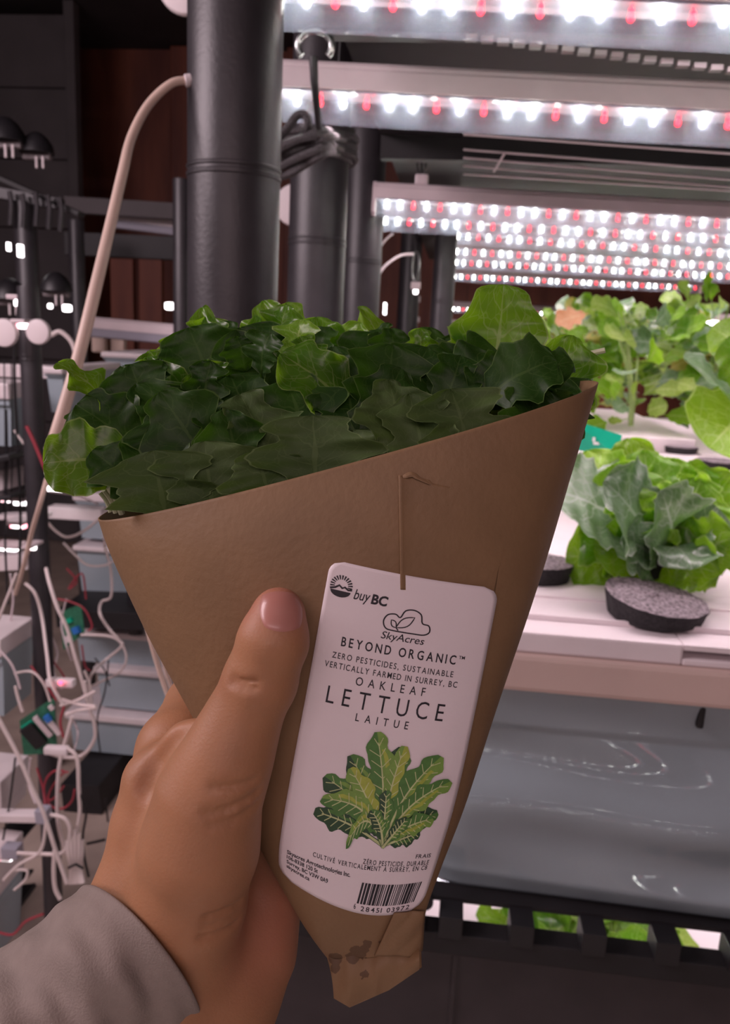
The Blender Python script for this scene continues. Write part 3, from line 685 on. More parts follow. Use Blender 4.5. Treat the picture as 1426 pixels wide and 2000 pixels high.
cL = Vector((PY(1410, 1800, .9).x/.9*1.2, 1.22, ZL)); e = empty('foam_disc', cL, 'pale disc seen through the rightmost slot', 'foam disc')
MB().lathe(cL, (0, 0, 1), [(0.05, 0), (0.052, 0.02), (0.048, 0.022)], 30).build('block', M['board'], e, True)
for k, Y in enumerate((1.08, 1.55)):
    e = copy_tree(bar0, None, KIDS); place(e, Vector((xl, Y, zbot-0.06)), Vector((xl+1, Y, zbot-0.06)), ['LED bar of the lower tier, just behind the slotted beam', 'LED bar of the lower tier, farther in behind the slotted beam'][k])
# ------------------------------------------------------------------ left rack clutter
def tote(px0, px1, py0, py1, Y, label, lid=0.18, m=M['tote2'], depth=0.35, name='storage_trough'):
    A, B = PY(px0, py0, Y), PY(px1, py1, Y); x0, x1 = A.x, B.x
    A2 = PY((px0+px1)/2, py0, Y); B2 = PY((px0+px1)/2, py1, Y); z1, z0 = A2.z, B2.z
    e = empty(name, (x0, Y, z0), label, 'trough'); h = z1-z0; lh = h*lid
    # tapered body
    t = 0.06*h; v = []
    for (z, s) in ((z0, t), (z1-lh, 0)):
        v += [Vector((x0+s, Y+s, z)), Vector((x1-s, Y+s, z)), Vector((x1-s, Y+depth, z)), Vector((x0+s, Y+depth, z))]
    m1 = MB(); m1.add(v, [(0, 1, 5, 4), (1, 2, 6, 5), (2, 3, 7, 6), (3, 0, 4, 7), (3, 2, 1, 0), (4, 5, 6, 7)]); m1.build('body', m, e)
    MB().box(((x0+x1)/2, Y+depth/2-0.01, z1-lh*1.25), (x1-x0+0.004, depth, lh*0.3), None, 0.002).build('rib', m, e)
    MB().box(((x0+x1)/2, Y+depth/2-0.01, z1-lh/2), (x1-x0+0.014, depth+0.02, lh), None, min(0.005, lh*.3)).build('lid', M['white'], e)
    return e
tote(150, 330, 966, 1058, 2.62, 'highest blue-grey trough of the left stack, left of the cone edge', .17)
tote(150, 330, 1070, 1162, 2.60, 'blue-grey trough second from the top, left of the cone edge', .1)
tote(150, 340, 1234, 1300, 2.58, 'blue-grey trough whose white rim touches the paper cone', .17)
tote(190, 345, 1306, 1388, 2.56, 'blue-grey trough just above the index finger', .13)
tote(135, 345, 1396, 1476, 2.54, 'lowest blue-grey trough, left of the back of the hand', .16)
tote(-75, 12, 1240, 1400, 1.7, 'white-lidded grey tote at the left edge beside the green boards', .22, M['tote2'], .14)
tote(-90, 8, 1515, 1600, 1.75, 'white bin at the left edge below the lidded tote', 0.6, M['white'], .12, name='storage_bin')
tote(-110, 5, 1672, 1900, 1.7, 'pale trough cut by the left edge above the sleeve', .3, M['tote2'], .12)
tote(-80, 25, 745, 870, 1.9, 'pale trough at the left edge, with the pink-white lid', .25, M['tote2'], .12)
tote(90, 126, 716, 806, 2.0, 'small pale trough between the black post and the hose', .15, M['tote2'])
tote(205, 345, 690, 760, 2.7, 'dark blue-grey trough behind the lettuce, under the pale tube', .15, M['tote'])
def bar_box(name, px0, py0, px1, py1, Y, hpx, label, cat, m, dep=0.04, bev=.003):
    A, B = PY(px0, py0, Y), PY(px1, py1, Y); h = hpx*Y/F*0.98; c = (A+B)/2; d = B-A
    R = Matrix((d.normalized(), Yv, (d.normalized().cross(Yv)))).transposed()
    o = MB().box((0, 0, 0), (d.length, dep, h), R, min(bev, h*.3)).build(name, m); o.location = c
    return tag(o, label, cat)
bar_box('shelf_board', 150, 1180, 330, 1186, 2.55, 38, 'dark shelf below the second trough of the left stack', 'shelf', M['blackm'], .3)
bar_box('shelf_board', 160, 1515, 232, 1517, 2.50, 70, 'dark shelf front below the lowest trough, above the floor', 'shelf', M['blackm'], .3)
bar_box('shelf_board', -40, 905, 82, 876, 1.9, 12, 'thin black shelf edge crossing the left rack', 'shelf', M['black'], .3)
bar_box('shelf_board', -40, 948, 80, 920, 1.95, 42, 'pinkish white board below the thin black shelf edge', 'board', M['white'], .04)
bar_box('shelf_board', -40, 976, 84, 948, 1.9, 8, 'lower thin black shelf edge of the left rack', 'shelf', M['black'], .3)
bar_box('shelf_board', -20, 722, 150, 728, 2.1, 26, 'pale board left and right of the black post, upper left rack', 'board', M['white'], .05)
bar_box('shelf_board', 0, 1008, 95, 1006, 2.2, 10, 'pale strip behind the nearest left post', 'board', M['white'], .05)
bar_box('shelf_board', -20, 1098, 60, 1094, 2.2, 34, 'pale cluttered board at the left edge above the cables', 'board', M['white'], .05)
bar_box('shelf_board', 100, 998, 205, 1004, 2.3, 26, 'white board bridging the two left posts below the leaf', 'board', M['white'], .05)
bar_box('fluorescent_tube', -30, 1592, 92, 1594, 1.6, 20, 'white light tube at the left edge ending in a square socket', 'light', M['white'], .03)
bar_box('tube_socket', 74, 1590, 96, 1591, 1.58, 34, 'lilac white socket holding the light tube near the black post', 'socket', M['board'], .03)
bar_box('junction_box', 8, 1660, 40, 1662, 1.6, 30, 'pale lilac junction box at the left edge', 'box', M['board'], .03)
bar_box('adapter', 88, 1464, 134, 1466, 1.6, 19, 'white plug adapter hanging among the cables', 'adapter', M['white'], .02, .005)
bar_box('adapter', 92, 1332, 146, 1334, 1.62, 19, 'white adapter with a glowing red dot', 'adapter', M['white'], .02, .005)
M['glowred'] = emis('indicator_red', (1, 0.05, 0.12), 6)
p = PY(119, 1333, 1.605); o = MB().lathe((0, 0, 0), (0, -1, 0), [(.0045, 0), (.0045, .003), (.002, .004)], 12).build('indicator_light', M['glowred']); o.location = p; tag(o, 'glowing red indicator dot on the white adapter', 'indicator')
# bright fixtures at the left, seen end-on
M['gloww'] = emis('tube_glow', (1.0, 0.93, 0.95), 5.0); M['glowp'] = emis('tube_glow_pink', (1.0, 0.35, 0.42), 4.0); M['glowy'] = emis('tube_glow_yellow', (0.9, 1.0, 0.55), 4.0)
def glow(px, py, w, h_, Y, label, red=None, hood=True):
    c = PY(px, py, Y); s = Y/F; e = empty('rack_light', c, label, 'light')
    MB().box(c, (w*s, min(.05, max(w, h_)*s*.7), h_*s), None, min(w, h_)*s*.3).build('tube', M['gloww'], e, True)
    for dx in (red or []):
        MB().box(c+Vector((dx*s, 0, 0)), (w*s*.16, min(.05, max(w, h_)*s*.7)+.002, h_*s*.8), None, min(w*.16, h_)*s*.2).build('red_diode', M['glowp'], e, True)
    if hood: MB().box(c+Vector((0, 0.0, (h_*0.85)*s)), (w*1.5*s, 0.06, h_*.7*s), None, .002).build('housing', M['alu'], e)
glow(48, 637, 20, 11, 1.72, 'white light with a pink rim between the two pale round caps', [-12, 12])
glow(40, 592, 22, 13, 1.9, 'white square light above the pale round caps')
glow(98, 598, 9, 10, 2.0, 'small pink light just right of the nearest left post', [0], False)
glow(131, 602, 17, 14, 2.1, 'greenish white light left of the pale hose', None, False)
glow(12, 977, 18, 8, 1.9, 'orange-red strip light at the left edge', [-5, 4], False)
glow(41, 981, 26, 12, 1.9, 'white strip light left of the nearest left post, upper one')
glow(38, 1026, 26, 11, 1.9, 'short white light with red ends left of the post', [-14, 14])
glow(20, 1070, 40, 9, 1.9, 'long white light at the left edge below the short one')
glow(64, 1070, 14, 9, 1.72, 'small red and yellow light in front of the nearest left post', [-4])
glow(108, 955, 44, 5, 2.2, 'thin bright light just below the lowest left lettuce leaf', None, False)
glow(14, 1672, 30, 16, 1.66, 'glowing white light with a red edge at the left edge above the sleeve', [-12])
glow(334, 598, 22, 14, 2.9, 'small greenish lamp glowing left of the widest pipe', None, False)
glow(642, 600, 5, 14, 2.9, 'x', None, False) if False else None
glow(40, 490, 6, 24, 2.4, 'slim pale green light in the dark upper left', None, False)
glow(17, 482, 4, 16, 2.4, 'slimmer dim light beside the pale green one', None, False)
glow(812, 566, 9, 16, 3.1, 'small pale light between the two distant posts', None, False)
glow(800, 598, 26, 16, 4.6, 'glowing pink-white light low between the distant posts', [-10])
glow(803, 636, 20, 14, 4.6, 'yellow-white light just above the lettuce between the distant posts')
glow(752, 603, 5, 22, 3.2, 'slim white light right of the third pipe', None, False)
glow(1082, 617, 12, 12, 3.6, 'small round light left of the orange-brown dry leaf', None, False)
glow(1390, 635, 44, 16, 3.9, 'bright white light behind the plants at the right edge', [16])
for k, (px, py, c) in enumerate([(1138, 618, 'r'), (1155, 628, 'w'), (1160, 640, 'w'), (1176, 622, 'w'), (1196, 626, 'w'), (1210, 639, 'r'), (1236, 638, 'r'), (1254, 640, 'r'), (1271, 626, 'w'), (1284, 624, 'r'), (1340, 630, 'w'), (1232, 627, 'r')]):
    p = PY(px, py, 3.7); o = MB().lathe((0, 0, 0), (0, -1, 0), [(.016, 0), (.016, .006), (.010, .012)], 12).build('far_light_dot', M['gloww' if c == 'w' else 'glowp'], None, True); o.location = p
    tag(o, ('white' if c == 'w' else 'red')+' point of light shining through the tall plants', 'light', ('white' if c == 'w' else 'red')+' light points behind the tall plants')

# dome lamps in the dark, upper left
def dome(px, py, Y, r, label):
    c = PY(px, py, Y); e = empty('dome_lamp', c, label, 'lamp')
    MB().lathe(c, (0, 0, -1), [(r*.15, -r*.9), (r*.3, -r*.85), (r*.62, -r*.6), (r*.9, -r*.2), (r, r*.25), (r*.97, r*.3), (r*.9, r*.2)], 28).build('shade', M['black'], e, True)
    MB().box(c+Vector((0, 0, -r*.45)), (r*1.7, r*.4, r*.35), None, .004).build('fitting', M['strap'], e)
    for dx in (-.25, .15):
        MB().tube([c+Vector((dx*r+r*.4, -r*.4, -r*.5)), c+Vector((dx*r+r*.4, -r*.4, -r*1.15))], r*.07, 8).build('clip', M['white'], e, True)
dome(12, 265, 2.4, .055, 'black dome lamp at the very left edge, upper left')
dome(72, 290, 2.45, .050, 'black dome lamp right of the one at the left edge')
dome(20, 575, 2.3, .05, 'dark dome lamp just above the glowing lights at the left edge')
dome(110, 560, 2.3, .045, 'dark dome lamp left of the hose, above the glowing lights')
bar_box('wire_shelf', -30, 335, 160, 420, 2.6, 10, 'dark shelf rail sloping under the dome lamps', 'shelf', M['blackm'], .05)
bar_box('wire_shelf', -30, 372, 120, 400, 2.6, 22, 'second dark rail under the dome lamps', 'shelf', M['pipe'], .05)
bar_box('wire_shelf', 130, 400, 350, 414, 3.5, 30, 'grey rail above the unlit LED bar', 'shelf', M['wallg'], .05)
bar_box('wire_shelf', 130, 476, 350, 486, 3.5, 44, 'dark rail below the unlit LED bar', 'shelf', M['blackm'], .05)
for k, (px, py) in enumerate([(20, 400), (45, 405), (70, 402), (95, 408), (118, 412)]):
    p = PY(px, py, 2.55); o = MB().tube([(0, 0, .04), (0.004, 0, 0), (-.003, 0, -.06)], .008, 8).build('hanging_strap', M['pipe']); o.location = p
    tag(o, 'dark strap under the dome lamps, %s' % ['leftmost of five', 'second from the left', 'middle one of five', 'fourth from the left', 'rightmost of five'][k], 'strap', 'straps under the dome lamps')
bar_box('wooden_post', 232, 560, 232, 668, 4.5, 55, 'reddish wooden post behind the hose above the pale tube', 'post', M['wood'], .05) if False else None
for (x0, x1, lab) in [(218, 262, 'dark red wooden board behind the pale tube, left one'), (274, 318, 'red-brown wooden board behind the pale tube, right one')]:
    A, B = PY(x0, 500, 4.8), PY(x1, 500, 4.8); zt_, zb_ = zof(x0, 505, 4.8), 0.0
    o = MB().box((0, 0, 0), (B.x-A.x, .05, zt_-zb_), None, .003).build('wooden_board', M['wood']); o.location = ((A.x+B.x)/2, 4.8, (zt_+zb_)/2); tag(o, lab, 'board')
A = PY(200, 676, 3.4)
for k, (px, c) in enumerate([(195, 'cream'), (232, 'cream')]):
    p = PY(px, 672, 3.4); o = MB().box((0, 0, 0), (.06, .04, .07), None, .01).build('small_box', M[c]); o.location = p; tag(o, ['ochre box under the pale tube, left one', 'ochre box under the pale tube, right one'][k], 'box')

# circuit boards
def board(corners, Y, label, parts):
    P4 = [PY(x, y, Y+dy) for x, y, dy in corners]; e = empty('circuit_board', P4[0], label, 'circuit board')
    n = (P4[1]-P4[0]).cross(P4[3]-P4[0]).normalized(); n = n if n.y < 0 else -n
    v = P4+[q-n*.002 for q in P4]
    m = MB(); m.add(v, [(0, 1, 2, 3), (7, 6, 5, 4), (0, 4, 5, 1), (1, 5, 6, 2), (2, 6, 7, 3), (3, 7, 4, 0)]); m.build('board', M['green'], e)
    ex = (P4[1]-P4[0]); ey = (P4[3]-P4[0])
    R = Matrix((ex.normalized(), n, ex.normalized().cross(n))).transposed()
    for (u, w, a, b, h, mn, nm) in parts:
        MB().box(P4[0]+ex*u+ey*w+n*h/2, (a, h, b), R, .001).build(nm, M[mn], e)
board([(38, 1408, 0), (106, 1362, .03), (112, 1470, .03), (46, 1475, 0)], 1.66, 'larger green circuit board left of the lowest trough, among the cables',
      [(.35, .62, .03, .06, .018, 'black', 'heat_sink'), (.62, .55, .012, .06, .012, 'alu', 'bracket'), (.78, .42, .014, .016, .014, 'blue', 'blue_capacitor'), (.9, .2, .01, .012, .01, 'white', 'connector'), (.9, .75, .012, .05, .01, 'white', 'terminal'), (.2, .25, .03, .01, .004, 'leaf' if False else 'gtag', 'chip')])
board([(116, 1196, .02), (158, 1180, 0), (165, 1235, 0), (124, 1270, .02)], 2.2, 'smaller green circuit board beside the upper cables',
      [(.75, .6, .022, .02, .014, 'blue', 'blue_capacitor'), (.4, .3, .03, .014, .008, 'gtag', 'chip'), (.3, .75, .02, .02, .01, 'white', 'connector')])

# cables
WC = 'white cables of the left rack'
wcs = [
    ([(-5, 1215, 1.7), (15, 1165, 1.7), (32, 1120, 1.7)], .0035, 'short white cable rising at the left edge'),
    ([(49, 1139, 1.7), (69, 1160, 1.7), (82, 1205, 1.7), (92, 1280, 1.65), (99, 1332, 1.6), (124, 1377, 1.6)], .0038, 'white cable looping over the nearest left post'),
    ([(90, 1110, 1.75), (97, 1140, 1.72), (112, 1186, 1.7), (131, 1227, 1.7), (146, 1280, 1.7), (161, 1332, 1.7), (171, 1370, 1.7)], .0042, 'yellowish white cable slanting down past the smaller green board'),
    ([(205, 1000, 2.1), (204, 1060, 2.1), (216, 1110, 2.1), (217, 1164, 2.1), (199, 1175, 2.1), (195, 1197, 2.0), (210, 1224, 2.0), (232, 1250, 2.0), (238, 1262, 2.0), (204, 1291, 2.0), (184, 1310, 1.9), (174, 1332, 1.9), (172, 1380, 1.9)], .0040, 'white cable hanging from the cone edge in an S bend'),
    ([(158, 1240, 2.0), (210, 1242, 2.0), (236, 1256, 2.0), (247, 1287, 2.0), (232, 1314, 2.0), (202, 1329, 2.0), (180, 1340, 2.0)], .0034, 'thin white cable making a round loop before the troughs'),
    ([(165, 1330, 1.7), (171, 1370, 1.7), (184, 1411, 1.7), (184, 1445, 1.7), (161, 1475, 1.7), (127, 1479, 1.7), (97, 1471, 1.7)], .0046, 'thick white cable looping under the lowest trough'),
    ([(141, 1400, 1.65), (131, 1437, 1.65), (122, 1467, 1.65), (114, 1512, 1.65), (112, 1587, 1.65), (118, 1630, 1.65), (131, 1666, 1.65)], .0046, 'cream cable dropping below the white adapter'),
    ([(127, 1460, 1.6), (150, 1479, 1.6), (154, 1539, 1.6), (156, 1587, 1.6), (150, 1625, 1.6), (146, 1662, 1.6)], .0046, 'white cable dropping to the tied bundle, right one'),
    ([(-10, 1390, 1.5), (37, 1479, 1.5), (64, 1542, 1.5), (86, 1590, 1.5), (109, 1662, 1.5), (131, 1725, 1.5)], .0044, 'long straight white cable slanting from the left edge to the sleeve'),
    ([(90, 1606, 1.55), (79, 1662, 1.55), (37, 1689, 1.55), (7, 1719, 1.55)], .0038, 'white cable curving from the socket to the left edge'),
    ([(34, 1666, 1.58), (80, 1668, 1.58), (124, 1664, 1.58), (137, 1625, 1.58), (127, 1599, 1.58), (97, 1591, 1.58)], .0044, 'white cable arching from the socket to the junction box'),
    ([(107, 1660, 1.55), (105, 1700, 1.55), (108, 1735, 1.55), (118, 1756, 1.55)], .0050, 'short thick white cable just above the sleeve'),
    ([(92, 1019, 2.0), (110, 1038, 2.0), (132, 1049, 2.0), (162, 1038, 2.0), (200, 1008, 2.0)], .0036, 'white cable sagging in a V under the lowest left leaf'),
    ([(124, 1060, 2.05), (145, 1082, 2.05), (170, 1103, 2.05), (205, 1104, 2.05), (230, 1090, 2.05)], .0034, 'white cable sagging before the second trough'),
    ([(118, 1378, 1.62), (150, 1368, 1.62), (186, 1350, 1.62)], .0034, 'white cable zigzag, top strand'),
    ([(120, 1366, 1.62), (155, 1376, 1.62), (187, 1381, 1.62), (150, 1388, 1.62), (128, 1396, 1.62)], .0036, 'white cable zigzag, lower strand'),
    ([(25, 1700, 1.6), (52, 1700, 1.6), (50, 1718, 1.6), (28, 1738, 1.6)], .0034, 'small white cable hook at the left edge above the sleeve'),
    ([(28, 1315, 1.62), (62, 1312, 1.62), (85, 1335, 1.62), (98, 1370, 1.62)], .0028, 'thin white cable beside the nearest left post'),
    ([(100, 655, 2.0), (118, 648, 2.0), (140, 668, 2.0), (150, 700, 2.0)], .006, 'white curved cable near the round caps, left of the hose'),
    ([(28, 840, 1.8), (50, 870, 1.8), (82, 902, 1.8)], .003, 'thin white cable left of the lowest lettuce leaf'),
    ([(30, 1340, 1.6), (36, 1365, 1.6), (44, 1390, 1.6)], .0035, 'short cream cable at the corner of the larger green board'),
    ([(165, 1310, 1.72), (176, 1340, 1.72), (180, 1380, 1.72), (188, 1385, 1.72)], .0034, 'short white cable crossing the zigzag'),
]
for pts, r, lab in wcs: cable('white_cable', pts, r, M['cable'], lab, 'cable', WC)
for pts, lab in [([(100, 1240, 1.9), (112, 1275, 1.9), (105, 1310, 1.85), (120, 1345, 1.8)], 'thin pinkish cable twisting beside the red-dot adapter'),
                 ([(130, 1170, 2.1), (120, 1215, 2.1), (128, 1255, 2.0), (140, 1290, 2.0)], 'thin pinkish cable behind the smaller green board'),
                 ([(20, 1120, 1.8), (26, 1170, 1.8), (20, 1215, 1.8)], 'thin pinkish cable hanging near the left edge, upper one'),
                 ([(60, 1480, 1.7), (56, 1530, 1.7), (70, 1570, 1.65)], 'thin pinkish cable below the larger green board'),
                 ([(140, 1400, 1.75), (152, 1430, 1.75), (146, 1462, 1.7)], 'thin pinkish cable inside the thick white loop'),
                 ([(96, 960, 2.1), (150, 968, 2.1), (192, 985, 2.1)], 'thin pale cable strung under the lowest left leaf'),
                 ([(0, 1270, 1.6), (24, 1300, 1.6), (40, 1345, 1.6)], 'thin pale cable over the corner of the lidded tote')]:
    cable('pale_cable', pts, .0026, M['alu'], lab, 'cable')
for k, px in enumerate([8, 22, 47, 58]):
    cable('mesh_wire', [(px, 700, 1.85), (px+2, 860, 1.85), (px-1, 1000, 1.85)], .0016, M['black'], 'fine upright black wire of the left rack mesh, %s' % ['at the frame edge', 'second from the frame edge', 'third from the frame edge', 'nearest the black post'][k], 'wire')
bcs = [([(212, 1290, 1.9), (205, 1350, 1.9), (190, 1405, 1.9), (196, 1470, 1.9)], .0022, 'thin black cable in front of the lower troughs'),
       ([(154, 1546, 1.6), (168, 1585, 1.6), (162, 1630, 1.6), (164, 1670, 1.6), (173, 1712, 1.6)], .0030, 'black cable running to the floor beside the tied bundle'),
       ([(185, 1285, 2.0), (205, 1310, 2.0), (214, 1340, 2.0)], .002, 'fine black cable across the middle trough'),
       ([(206, 1560, 2.2), (211, 1605, 2.2)], .003, 'short dark cable against the floor beside the hand'),
       ([(170, 1648, 2.0), (205, 1640, 2.0)], .004, 'dark stick-like cable lying on the floor'),
       ([(40, 560, 1.8), (28, 700, 1.8), (34, 860, 1.8), (40, 1000, 1.8), (38, 1120, 1.8)], .0035, 'long thin black cable left of the nearest left post'),
       ([(12, 800, 1.8), (14, 900, 1.8), (10, 1050, 1.8), (16, 1180, 1.8)], .0028, 'long thin black cable at the left edge'),
       ([(30, 1480, 1.6), (20, 1560, 1.6), (6, 1640, 1.6)], .0025, 'fine black cable in front of the light tube')]
for pts, r, lab in bcs: cable('black_cable', pts, r, M['black'], lab, 'cable')
rcs = [([(116+30*cos(t), 1542+38*sin(t), 1.68) for t in [2*pi*k/10 for k in range(9)]], .0026, 'red wire coiled in a ring below the larger green board'),
       ([(114+20*cos(t+1), 1535+28*sin(t), 1.70) for t in [2*pi*k/10 for k in range(9)]], .0022, 'smaller red wire ring inside the coil'),
       ([(72, 1500, 1.68), (84, 1540, 1.68), (88, 1576, 1.66)], .0024, 'pink-red wire dropping to the socket'),
       ([(52, 832, 1.7), (66, 862, 1.7), (80, 896, 1.7), (92, 925, 1.7)], .004, 'dark red wire beside the nearest left post'),
       ([(84, 1030, 1.8), (80, 1070, 1.8), (86, 1100, 1.8)], .003, 'dark red wire on the nearest left post'),
       ([(130, 1110, 2.1), (150, 1135, 2.1), (134, 1150, 2.1), (160, 1120, 2.1), (168, 1170, 2.1)], .0026, 'tangled red wire before the second left post'),
       ([(112, 1170, 2.0), (140, 1176, 2.0), (165, 1190, 2.0), (180, 1222, 2.0), (172, 1232, 2.0)], .0026, 'red wire arching over the smaller green board'),
       ([(160, 1260, 2.0), (166, 1300, 2.0), (176, 1310, 2.0)], .0024, 'pink wire hanging beside the round cable loop'),
       ([(-5, 1820, 1.7), (25, 1825, 1.7), (50, 1800, 1.7), (85, 1785, 1.7)], .0032, 'red wire lying near the floor above the sleeve'),
       ([(60, 1300, 1.65), (75, 1320, 1.65), (95, 1345, 1.65), (110, 1368, 1.65)], .0024, 'red wire behind the white adapter'),
       ([(98, 1260, 1.8), (104, 1290, 1.8), (118, 1310, 1.8), (128, 1326, 1.8)], .0024, 'red wire below the smaller green board'),
       ([(125, 1380, 1.68), (118, 1410, 1.68), (124, 1440, 1.68)], .003, 'dark red wire beside the larger green board')]
for pts, r, lab in rcs: cable('red_wire', pts, r, M['red'], lab, 'wire')
# tied bundle of white cable
tb = empty('cable_bundle', PY(147, 1665, 1.58), 'bundle of folded white cable tied with a dark band above the sleeve', 'cable')
for k, (dx, a) in enumerate([(-14, 1642), (-7, 1628), (0, 1622), (8, 1628), (14, 1640)]):
    MB().tube(spline([PY(146+dx, a, 1.58+.004*k), PY(147+dx*.9, 1670, 1.575+.004*k), PY(148+dx*.6, 1694, 1.58+.003*k), PY(150+dx*.9, 1725, 1.58)], 5), .0052, 8).build('strand', M['cable'], tb, True)
MB().tube([PY(134, 1695, 1.572), PY(148, 1688, 1.565), PY(162, 1696, 1.572)], .003, 8).build('tie', M['black'], tb, True)
# rack slats under the left post foot
for k, (px, py, w, h_) in enumerate([(10, 1780, 50, 12), (22, 1812, 50, 10), (18, 1640, 60, 8), (10, 1750, 40, 8)]):
    bar_box('rack_slat', px-w/2, py, px+w/2, py-6, 1.85, h_, 'black slat of the left rack near the floor, %s' % ['beside the sleeve', 'lowest one', 'topmost one above the pale trough', 'just above the one beside the sleeve'][k], 'slat', M['black'], .2)['group'] = 'black slats of the left rack near the floor'
# ------------------------------------------------------------------ paper cone held in the hand
def paper_mat():
    m = mat('kraft_paper', (0.262, 0.158, 0.078), 0.62, noise=0.07, nscale=55, bump=0.12, bscale=420); nt = m.node_tree; L = nt.links; b = nt.nodes['Principled BSDF']
    src = b.inputs['Base Color'].links[0].from_socket
    geo = nt.nodes.new('ShaderNodeNewGeometry')
    n = nt.nodes.new('ShaderNodeTexNoise'); n.inputs['Scale'].default_value = 260; n.inputs['Detail'].default_value = 3; L.new(geo.outputs['Position'], n.inputs['Vector'])
    tot = None
    for (px, py, d, rad) in [(702, 1852, .268, .0042), (718, 1832, .268, .0036), (745, 1835, .268, .0026), (672, 1828, .268, .0030), (655, 1872, .268, .0028), (690, 1866, .268, .0030), (708, 1895, .268, .0034), (655, 1890, .268, .002), (775, 1840, .268, .003)]:
        p = PD(px, py, d); vm = nt.nodes.new('ShaderNodeVectorMath'); vm.operation = 'DISTANCE'; L.new(geo.outputs['Position'], vm.inputs[0]); vm.inputs[1].default_value = tuple(p)
        q = mathn(nt, 'SUBTRACT', 1.0, mathn(nt, 'DIVIDE', vm.outputs['Value'], rad*1.5)); q = mathn(nt, 'MAXIMUM', q, 0.0)
        tot = q if tot is None else mathn(nt, 'MAXIMUM', tot, q)
    s = mathn(nt, 'MULTIPLY', mathn(nt, 'GREATER_THAN', mathn(nt, 'MULTIPLY', tot, n.outputs['Fac']), 0.235), 0.62)
    mx = nt.nodes.new('ShaderNodeMix'); mx.data_type = 'RGBA'; L.new(s, mx.inputs['Factor']); L.new(src, mx.inputs['A']); mx.inputs['B'].default_value = (0.05, 0.022, 0.012, 1)
    L.new(mx.outputs['Result'], b.inputs['Base Color'])
    tr = nt.nodes.new('ShaderNodeBsdfTranslucent'); tr.inputs['Color'].default_value = (0.45, 0.20, 0.08, 1); ms = nt.nodes.new('ShaderNodeMixShader'); ms.inputs[0].default_value = 0.10
    L.new(b.outputs[0], ms.inputs[1]); L.new(tr.outputs[0], ms.inputs[2]); L.new(ms.outputs[0], nt.nodes['Material Output'].inputs['Surface'])
    return m
M['paper'] = paper_mat()
# cross-sections from the open rim down to the fold: left px, right px, depth of the centre, half depth, tilt
SEC = [(205, 1002, 1158, 744, .307, .052, .185), (232, 1080, 1112, 905, .302, .050, .12), (298, 1230, 1052, 1110, .297, .044, .07),
       (385, 1395, 968, 1370, .288, .031, .04), (467, 1560, 908, 1560, .280, .023, .02), (532, 1690, 858, 1690, .276, .016, .0),
       (592, 1795, 830, 1775, .273, .010, 0), (638, 1866, 818, 1852, .271, .0028, 0)]
def sec(t):
    n = len(SEC)-1; x = min(max(t, 0), 1)*n; i = min(int(x), n-1); f = x-i
    g = lambda j: SEC[min(max(j, 0), n)]
    return [0.5*(2*b+(c-a)*f+(2*a-5*b+4*c-d)*f*f+(3*b-a-3*c+d)*f**3) for a, b, c, d in zip(g(i-1), g(i), g(i+1), g(i+2))]
def cone_pt(t, phi):
    Lx, Ly, Rx, Ry, zc, b, tl = sec(t)
    A, B = PD(Lx, Ly, zc), PD(Rx, Ry, zc); C = (A+B)/2; a = (B-A)/2
    bv = fw*b+up*(b*tl); e = 2/2.25
    cx_, sx_ = cos(phi), sin(phi); X1 = abs(cx_)**e*(1 if cx_ > 0 else -1); Y1 = abs(sx_)**e*(1 if sx_ > 0 else -1)
    return C+a*X1-bv*Y1
NR, NC = 70, 144
cv = [cone_pt(j/NR, 2*pi*i/NC) for j in range(NR+1) for i in range(NC)]
# gentle dents in the paper
for k, v in enumerate(cv):
    j, i = k//NC, k % NC; ph = 2*pi*i/NC; t = j/NR
    cv[k] = v+fw*(0.0010*sin(7*t+2*ph)*t+0.0007*sin(13*t-3*ph+1)*min(1, 2*t))
cf = [(j*NC+i, j*NC+(i+1) % NC, (j+1)*NC+(i+1) % NC, (j+1)*NC+i) for j in range(NR) for i in range(NC)]
o_cone = PD(720, 1860, .271)
cone = empty('paper_cone', o_cone, 'kraft paper cone sleeve with a printed label, held in the hand', 'paper sleeve')
wrap = mesh_obj('wrap', cv, cf, M['paper'], cone, True)
so = wrap.modifiers.new('thickness', 'SOLIDIFY'); so.thickness = 0.0005; so.offset = 0.0
bvh = BVHTree.FromPolygons(cv, cf)
def hit(px, py, off=0.0004, tree=None):
    tree = tree or bvh
    d = ray(px, py).normalized(); loc, nrm, _, _ = tree.ray_cast(CAM, d)
    if loc is None:
        # just past the silhouette: nearest surface point
        q = PD(px, py, .274); loc, nrm, _, _ = tree.find_nearest(q)
        if loc is None: return q
    if nrm.dot(d) > 0: nrm = -nrm
    return loc+nrm*off
def depth(p): return (p-CAM).dot(fw)
def patch(name, fn, nu, nv, m, off, parent, tree=None, smooth=True):
    vs = [hit(*fn(i/nu, j/nv), off, tree) for j in range(nv+1) for i in range(nu+1)]
    fs = [(j*(nu+1)+i, j*(nu+1)+i+1, (j+1)*(nu+1)+i+1, (j+1)*(nu+1)+i) for j in range(nv) for i in range(nu)]
    return mesh_obj(name, vs, fs, m, parent, smooth)
def lerp2(a, b, t): return (a[0]+(b[0]-a[0])*t, a[1]+(b[1]-a[1])*t)
# folded paper panel whose seam and top edge show on the front
def panel_fn(u, v):
    top = lerp2((779, 930), (992, 969), u); top = (top[0], top[1]+4*sin(pi*u)-(5 if 0.1 < u < 0.3 else 0))
    bot = lerp2((782, 1150), (960, 1170), u); return lerp2(top, bot, v)
pp = patch('folded_panel', panel_fn, 40, 40, M['paper'], 0.0017, cone)
